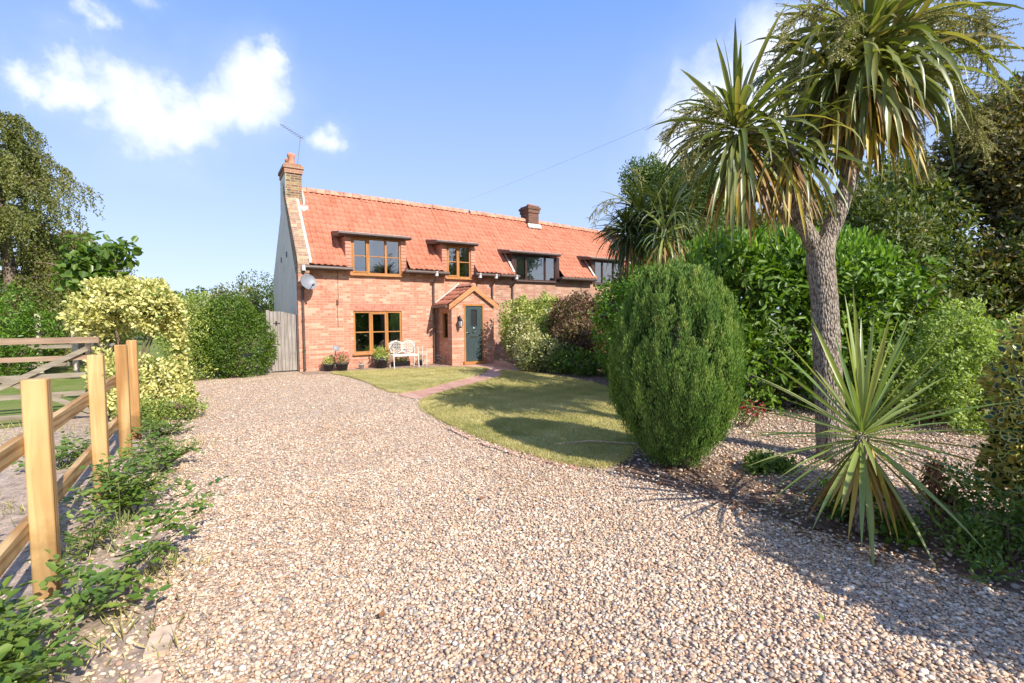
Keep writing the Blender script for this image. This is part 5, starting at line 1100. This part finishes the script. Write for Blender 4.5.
for (b_, d, L) in [((5.0, 3.2, 3.85), (-.75, .65, .45), 1.0), ((5.0, 3.2, 3.8), (-.9, .35, .1), .95), ((4.95, 3.1, 3.7), (-.5, .8, -.05), .9), ((5.9, 2.6, 4.75), (-.75, .2, .35), 1.1), ((5.9, 2.5, 4.6), (-.8, -.2, .1), 1.0),
                   ((6.4, 2.4, 4.75), (.75, -.5, .45), 1.25), ((6.4, 2.4, 4.7), (.7, -.3, .15), 1.3), ((6.4, 2.3, 4.6), (.55, -.75, .1), 1.25), ((6.4, 2.5, 4.5), (.8, -.2, -.15), 1.2), ((6.3, 2.3, 4.6), (.3, -.8, .3), 1.1), ((5.95, 2.7, 4.7), (-.5, .7, .2), 1.0), ((6.35, 2.35, 4.8), (.65, -.35, .8), 1.3), ((6.5, 2.3, 4.4), (.75, -.45, -.1), 1.35), ((6.5, 2.2, 4.3), (.6, -.6, -.35), 1.3), ((6.45, 2.4, 4.2), (.8, -.3, -.5), 1.2), ((5.7, 2.7, 4.4), (-.6, .3, -.2), 1.0)]:
    panicle(T, b_, d, L, g, 85)

T2 = empty('cabbage_palm', (7.7, 6.3, 0)); tag(T2, 'darker cabbage palm behind, drooping between the conifer and laurel', 'palm tree')
mb = MB(); mb.tube([(7.8, 6.4, 0), (7.7, 6.3, 1.6), (7.65, 6.25, 2.6), (7.5, 6.3, 3.5)], [.14, .12, .11, .05], 12); mb.tube([(7.65, 6.25, 2.6), (7.9, 6.6, 3.2), (7.75, 7.2, 3.9)], [.09, .08, .05], 10); mb.build('trunk', MT['palmbark'], T2, True)
head(T2, (7.5, 6.2, 3.6), (-.1, -.1, 1), 170, .95, .05, g, mat='sword_dk', deadn=26, drop=3.6)
head(T2, (7.65, 7.1, 3.75), (-.2, .3, 1), 190, .9, .045, g, mat='sword_dk', deadn=10, drop=3.2)
head(T2, (7.35, 7.2, 3.35), (-.3, .3, 1), 170, .85, .045, g, mat='sword_dk', deadn=10, drop=3.4)
head(T2, (7.1, 6.0, 3.15), (-.1, -.1, 1), 60, .8, .035, g, mat='spiky', deadn=30, drop=3.8)
for (b_, d, L) in [((7.5, 7.4, 4.0), (-.7, .7, .4), .9), ((7.4, 7.3, 3.9), (-.9, .3, .2), .9), ((7.6, 7.0, 4.1), (.1, .2, .9), .8)]: panicle(T2, b_, d, L, g, 26)

# young spiky plant
c = (3.95, 1.55); S3 = empty('spiky_plant', (*c, 0)); tag(S3, 'young spiky sword leaved plant in front of the palm trunk', 'spiky plant')
mb = MB(); mb.tube([(c[0], c[1], 0), (c[0] - .01, c[1], .35), (c[0], c[1], .72)], [.055, .05, .045], 10); mb.build('stem', MT['palmbark'], S3, True)
specs = []; g = np.random.default_rng(31); n = 84
for i in range(n):
    q = (i + .5) / n; pol = math.radians(6 + 136 * q ** .85); az = i * 2.39996 + g.normal(0, .12)
    d = np.array([math.sin(pol) * math.cos(az), math.sin(pol) * math.sin(az), math.cos(pol)])
    specs.append(((c[0] + d[0] * .03, c[1] + d[1] * .03, .80 - .16 * q), d, g.uniform(.68, .9) * (1.15 if q < .18 else 1), g.uniform(.028, .039), .16 + .5 * q ** 2 * g.uniform(.5, 1.6), float(np.clip(g.normal(.55, .2), 0, 1)), g.normal(0, .25)))
ribbons('leaves', specs, LM['spiky'], S3)
dead = []
for i in range(34):
    az = g.uniform(0, 6.28); d = np.array([math.cos(az) * .5, math.sin(az) * .5, -.7]); dead.append(((c[0], c[1], .62), d, g.uniform(.45, .72), .03, .5, float(g.random()), g.normal(0, .4)))
dead.append(((c[0] - .03, c[1] - .06, .66), (-.12, -.35, -.9), .62, .045, .3, .97, 0))
ribbons('dead_leaves', dead, LM['dead'], S3)

# ------------------------------------------------------------------ right side planting
shrub('pale_green_shrub', 'rounded pale green bush to the right, behind the spiky leaves', 'bush', (8.9, 2.5, 0), [(8.9, 2.4, .95, .6, .6, .75), (9.3, 1.9, .8, .55, .55, .75), (8.5, 2.75, .6, .5, .5, .6), (9.0, 2.1, .35, .8, .6, .4)], 15000, .075, .036, LM['ltgreen'], depth=.4, rough=.26, freq=8, clus=14, crad=.08)
shrub('mixed_shrub', 'loose dark green and bronze bush above the pale green bush', 'bush', (11.5, 3.9, 0), [(11.2, 4.2, 1.9, 1.3, 1.0, 1.6), (12.6, 3.4, 1.7, 1.4, 1, 1.6), (11.6, 4.6, 3.0, 1.2, 1, 1.1), (10.6, 3.2, .9, .9, .8, .9), (13.8, 2.4, 2.0, 1.3, 1, 1.6)], 34000, .13, .055, LM['darkmix'], depth=.6, rough=.3, freq=4, clus=8, crad=.15)
def bgtree(name, label, base, blobs, n, lm, group='trees along the right boundary', L=.16, W=.08, th=.16, hh=None, **k):
    o_ = empty(name, (*base, 0)); tag(o_, label, 'tree', group); hh = hh or max(b_[2] for b_ in blobs)
    ex = [([(base[0], base[1], hh * .35), (b_[0] * .8 + base[0] * .2, b_[1] * .8 + base[1] * .2, b_[2])], [th * .45, .02]) for b_ in blobs]
    trunk('trunk', [(base[0], base[1], 0), (base[0] + .1, base[1], hh * .5), (base[0], base[1], hh)], [th, th * .7, th * .25], MT['bark'], o_, 9, ex)
    crown('crown', blobs, n, L, W, LM[lm], o_, depth=.85, rough=.3, freq=2.5, clus=9, crad=.24, **k); return o_
bgtree('bronze_tree', 'big bronze-brown leaved tree at the right edge', (15.5, 2.4), [(15.0, 2.8, 4.6, 1.6, 1.4, 1.7), (16.2, 1.4, 5.6, 1.9, 1.6, 2.0), (15.6, 1.0, 3.6, 1.7, 1.4, 1.4), (14.4, 2.6, 3.2, 1.2, 1, 1.0), (17.5, .5, 4.0, 2, 1.5, 2.2), (14.2, 1.4, 2.6, 1.3, 1.2, 1.2), (13.6, 2.9, 2.2, 1.2, 1, 1.1), (15.0, 3.6, 5.0, 1.2, 1, 1.2)], 60000, 'beech')
bgtree('evergreen_tree', 'dark green tree behind the palm heads, right of the laurel', (14.5, 6.0), [(14.0, 6.2, 3.6, 1.4, 1.3, 1.2), (15.2, 5.4, 4.2, 1.5, 1.4, 1.2), (13.2, 6.8, 2.9, 1.4, 1.2, 1.2), (13.2, 4.6, 3.6, 1.3, 1.1, 1.0), (12.4, 5.2, 2.9, 1.1, 1.0, 1.0)], 42000, 'darkmix')
bgtree('evergreen_tree', 'dark olive tree filling the gap between the two palms', (12.6, 9.6), [(12.3, 9.9, 3.1, 1.3, 1.2, 1.3), (13.4, 8.8, 3.2, 1.4, 1.2, 1.3), (11.8, 10.6, 2.3, 1.2, 1.1, 1.1), (12.6, 7.6, 3.1, 1.3, 1.1, 1.1), (11.5, 8.6, 3.0, 1.1, 1.0, 1.0)], 36000, 'darkmix')
bgtree('evergreen_tree', 'rounded dark olive tree above the end of the roof, behind the darker palm', (18.2, 14.8), [(18.0, 15.0, 6.8, 1.5, 1.4, 1.5), (17.5, 15.8, 7.8, 1.2, 1.2, 1.0), (18.9, 14.2, 7.4, 1.4, 1.2, 1.2), (18.3, 14.8, 5.0, 1.5, 1.3, 1.3), (19.8, 13.6, 6.2, 1.6, 1.4, 1.7)], 34000, 'hedge', L=.16, W=.075)
bgtree('evergreen_tree', 'tall green tree top rising at the upper right corner', (17.5, 3.6), [(17.2, 3.8, 6.3, 1.4, 1.2, .8), (18.3, 2.8, 6.6, 1.6, 1.3, .9), (17.8, 3.0, 5.4, 1.6, 1.3, .9)], 22000, 'hedge')
bgtree('evergreen_tree', 'small dark tree just past the right end of the roof', (17.8, 16.5), [(17.8, 16.5, 4.6, 1.0, .9, 1.3), (18.8, 15.6, 4.2, 1.3, 1, 1.6)], 6000, 'hedge')
# golden holly at the right edge
g = np.random.default_rng(44)
o_ = shrub('golden_holly', 'dark bush with golden edged leaves at the right edge', 'bush', (5.0, .82, 0), [(5.0, .80, 1.05, .32, .35, .5), (5.05, .85, .5, .32, .35, .5), (5.25, .6, 1.3, .35, .35, .4), (4.75, .75, .75, .22, .25, .4)], 5200, .075, .046, LM['holly'], depth=.45, rough=.2, freq=9, clus=5, crad=.06, oval=True, rbias=.05, inner=1)
# off-frame part of the same border on the right, it shades the foreground
shrub('border_hedge', 'dark evergreen border bush beside the drive, nearest the camera on the right', 'bush', (4.6, -.6, 0), [(4.1, -.55, .9, .85, .85, .9), (4.7, -1.4, .95, 1.0, .9, 1.0), (4.6, -2.5, 1.0, 1.0, 1.0, 1.05), (4.1, -.75, 1.45, .75, .75, .5)], 15000, .11, .05, LM['laurel'], depth=.4, rough=.15, clus=6, crad=.09, oval=True)
shrub('border_hedge', 'taller evergreen border bush further back along the drive', 'bush', (4.9, -4.5, 0), [(4.9, -3.8, 1.3, 1.0, 1.1, 1.3), (4.9, -5.5, 1.5, 1.1, 1.2, 1.5)], 6000, .12, .05, LM['laurel'], depth=.4, rough=.15, clus=6, crad=.1)
# fuchsia, small plants, ferny undergrowth
o_ = empty('fuchsia', (6.35, 3.95, 0)); tag(o_, 'small plant with crimson hanging flowers right of the clipped conifer', 'plant')
crown('foliage', [(6.35, 3.95, .28, .25, .2, .26)], 420, .05, .025, LM['rose'], o_, depth=.8); crown('flowers', [(6.22, 3.85, .36, .09, .09, .08), (6.32, 3.82, .31, .09, .09, .1), (6.42, 3.78, .30, .09, .09, .12)], 110, .045, .025, LM['crimson'], o_, depth=.5, down=1.2); stems(o_, (6.35, 3.95, 0), [(6.35, 3.95, .2, .2, .2, .2)], 5, .008)
o_ = empty('ground_plant', (4.72, 2.72, 0)); tag(o_, 'small leafy green plant on the gravel between conifer and palm', 'plant')
crown('foliage', [(4.72, 2.72, .09, .2, .14, .11), (4.9, 2.6, .06, .14, .1, .08)], 480, .06, .035, LM['rose'], o_, depth=.9, oval=True)
o_ = empty('ground_plant', (4.25, 1.85, 0)); tag(o_, 'dark leafy plant growing at the foot of the spiky plant', 'plant')
crown('foliage', [(4.25, 1.75, .12, .26, .2, .16), (4.05, 1.35, .08, .15, .12, .1)], 560, .07, .04, LM['laurel'], o_, depth=.9, oval=True)
o_ = empty('ground_plant', (4.3, .95, 0)); tag(o_, 'sprawling ferny green plant at the lower right corner', 'plant')
crown('foliage', [(4.25, 1.0, .14, .3, .22, .17), (4.55, .8, .2, .3, .3, .25), (3.95, .85, .06, .16, .12, .08), (4.6, 1.2, .25, .22, .2, .28)], 3000, .05, .02, LM['rose'], o_, depth=.9, clus=8, crad=.06); stems(o_, (4.3, .95, 0), [(4.3, .95, .2, .3, .3, .2)], 8, .008)
o_ = empty('dead_flower_spike', (4.42, 1.28, 0)); tag(o_, 'dark brown dead flower spike between the spiky plant and holly', 'dead plant')
mb = MB(); mb.tube([(4.42, 1.28, 0), (4.42, 1.28, .5)], .012, 6); mb.build('stem', MT['twig'], o_)
crown('spike', [(4.42, 1.28, .42, .05, .05, .17), (4.46, 1.22, .22, .07, .07, .1)], 500, .05, .02, LM['fallen'], o_, depth=.6, down=1.2)
mb = MB()
for k in range(14): x_ = 5.6 + k * .33 + random.uniform(-.1, .1); y_ = 3.1 - k * .13 + random.uniform(-.1, .1); mb.tube([(x_ + 1.2, y_ - .1, 0), (x_ + 1.2 + random.uniform(-.04, .04), y_ - .1, random.uniform(.12, .26))], .008, 4)
tag(mb.build('dry_stalks', MT['stick']), 'row of short dry stalks sticking up at the far edge of the gravel bed', 'dry stalks', kind='stuff')
mb = MB(); mb.tube([(3.55, 4.62, .04), (3.95, 4.45, .06), (4.35, 4.05, .05)], [.012, .016, .01], 6); tag(mb.build('stick', MT['stick']), 'long bare stick lying on the lawn left of the conifer', 'stick')
for nm_, P, L, W, m_, lb in (('fallen_leaf', (2.62, 1.18, .03), .07, .022, 'ltgreen', 'yellow-green slim leaf lying on the gravel at lower right'), ('fallen_leaf', (.72, 2.45, .03), .05, .035, 'fallen', 'brown curled leaf on the gravel near the bottom middle'), ('fallen_leaf', (1.95, 3.6, .03), .06, .04, 'fallen', 'brown dry leaf on the gravel in mid drive')):
    o_ = leaves(nm_, np.array([P]), np.array([[.8, .5, .1]]), np.array([[.1, -.3, 1.]]), L, W, LM[m_], np.array([.6]), oval=True); tag(o_, lb, 'leaf', 'leaves fallen on the gravel')

# ------------------------------------------------------------------ roses and weeds along the fence
def rose(label, base, canes, seed, name='rose_bush', leafL=.055, weeds=0):
    g = np.random.default_rng(seed); o_ = empty(name, (*base, 0)); tag(o_, label, 'plant', 'plants along the timber fence')
    mb = MB(); Ps = []; Ds = []; Ns = []; Ls = []; R_ = []
    for (d, L) in canes:
        d = np.array(d, float); d /= np.linalg.norm(d); p = np.array([base[0] + g.normal(0, .05), base[1] + g.normal(0, .05), 0]); n = max(5, int(L / .05)); pts = [p.copy()]
        for k in range(n):
            p = p + d * L / n; d = d + np.array([g.normal(0, .05), g.normal(0, .05), -.09 * L * 10 / n]); d /= np.linalg.norm(d); p[2] = max(p[2], .03); pts.append(p.copy())
            if k > 1 and g.random() < .92:      # compound leaf of five or seven leaflets
                for rep in range(2 if g.random() < .5 else 1):
                    sd_ = np.cross(d, (0, 0, 1)); sd_ = sd_ / (np.linalg.norm(sd_) + 1e-6) * (1 if (k + rep) % 2 else -1) + g.normal(0, .35, 3) + np.array([0, 0, .25]); sd_ /= np.linalg.norm(sd_); ll = g.uniform(.09, .15); rr_ = g.random()
                    lat = np.cross(sd_, (0, 0, 1)); lat /= np.linalg.norm(lat)
                    for (u, s_) in ((.35, 1), (.35, -1), (.65, 1), (.65, -1), (1, 0)):
                        q = p + sd_ * ll * u; Ps.append(q); Ds.append(sd_ * (.5 if s_ else 1) + lat * s_ * .9 + g.normal(0, .12, 3)); Ns.append(np.array([0, 0, 1]) + g.normal(0, .3, 3)); Ls.append(leafL * g.uniform(.7, 1.15)); R_.append(np.clip(rr_ * .6 + g.random() * .4, 0, 1))
        mb.tube([Vector(q) for q in pts], [.006 * (1 - .6 * k / n) + .001 for k in range(n + 1)], 5)
    mb.build('stem', MT['stem'], o_, True)
    Ls = np.array(Ls); leaves('foliage', np.array(Ps), np.array(Ds), np.array(Ns), Ls, Ls * .66, LM['rose'], np.array(R_), o_, oval=True, curl=.12)
MT['stem'] = simple('green_stem', (.14, .16, .05), .7, .2)
def fan(g, n, up, L, bias=(0, 0)): return [((g.normal(0, .6) + bias[0], g.normal(0, .6) + bias[1], up * g.uniform(.5, 1.3)), L * g.uniform(.6, 1.1)) for _ in range(n)]
gg = np.random.default_rng(3)
rose('large green rose bush in the bottom left corner, in front of the fence', (-.78, 2.85), fan(gg, 22, 1.1, .5, (.0, -.05)), 1)
rose('long arching rose stem reaching over the gravel from the corner bush', (-.62, 3.35), fan(gg, 8, .8, .35, (.2, 0)) + [((.6, .35, .7), .85), ((.65, .25, .6), .7), ((.5, .3, .8), .6)], 2)
rose('middle rose bush at the foot of the second fence post', (-.6, 4.75), fan(gg, 19, 1.3, .55, (.12, .1)), 4)
rose('low yellowing weed clump left below the middle rose bush', (-.68, 4.25), fan(gg, 10, .5, .3), 5, 'weed_clump', .045)
rose('rose bush near the third fence post', (-.5, 6.1), fan(gg, 11, .9, .42), 6)
rose('green bush at the foot of the cream variegated bush', (-.5, 8.1), fan(gg, 13, .9, .42), 7)
rose('small green plant by the fourth fence post', (-.6, 7.0), fan(gg, 7, .8, .33), 8)
rose('green shoots growing left of the timber fence', (-1.35, 6.9), fan(gg, 14, .9, .4), 9)
rose('low weed between the fence and the track', (-1.5, 4.7), fan(gg, 8, .4, .3), 10, 'weed_clump', .04)
shrub('low_plant', 'mixed low plant with orange tipped leaves under the cream bush', 'plant', (-.3, 9.2, 0), [(-.35, 9.25, .15, .4, .35, .2), (-.75, 8.8, .2, .35, .3, .25)], 2600, .05, .025, LM['varig2'], depth=.8, clus=6, crad=.06, rbias=-.15)
# dry grass wisps
gP = []; 
for (x_, y_, s_) in ((-.45, 2.9, .2), (-.72, 4.5, .12), (-.3, 3.7, .12), (-.6, 5.6, .2), (-1.5, 5.5, .3), (-1.6, 8.8, .5), (-2.4, 9.6, .6), (-.3, 7.2, .2)):
    k = 130; gP.append(np.column_stack([rng.normal(x_, s_, k), rng.normal(y_, s_, k), np.full(k, .0)]))
P = np.concatenate(gP); n = len(P)
o_ = leaves('grass_tufts', P, np.column_stack([rng.normal(0, .5, (n, 2)), np.ones(n)]), rng.normal(size=(n, 3)), rng.uniform(.04, .14, n), .006, MT['grass'], rng.random(n)); tag(o_, 'thin dry grass tufts scattered along the fence strip', 'grass', kind='stuff')
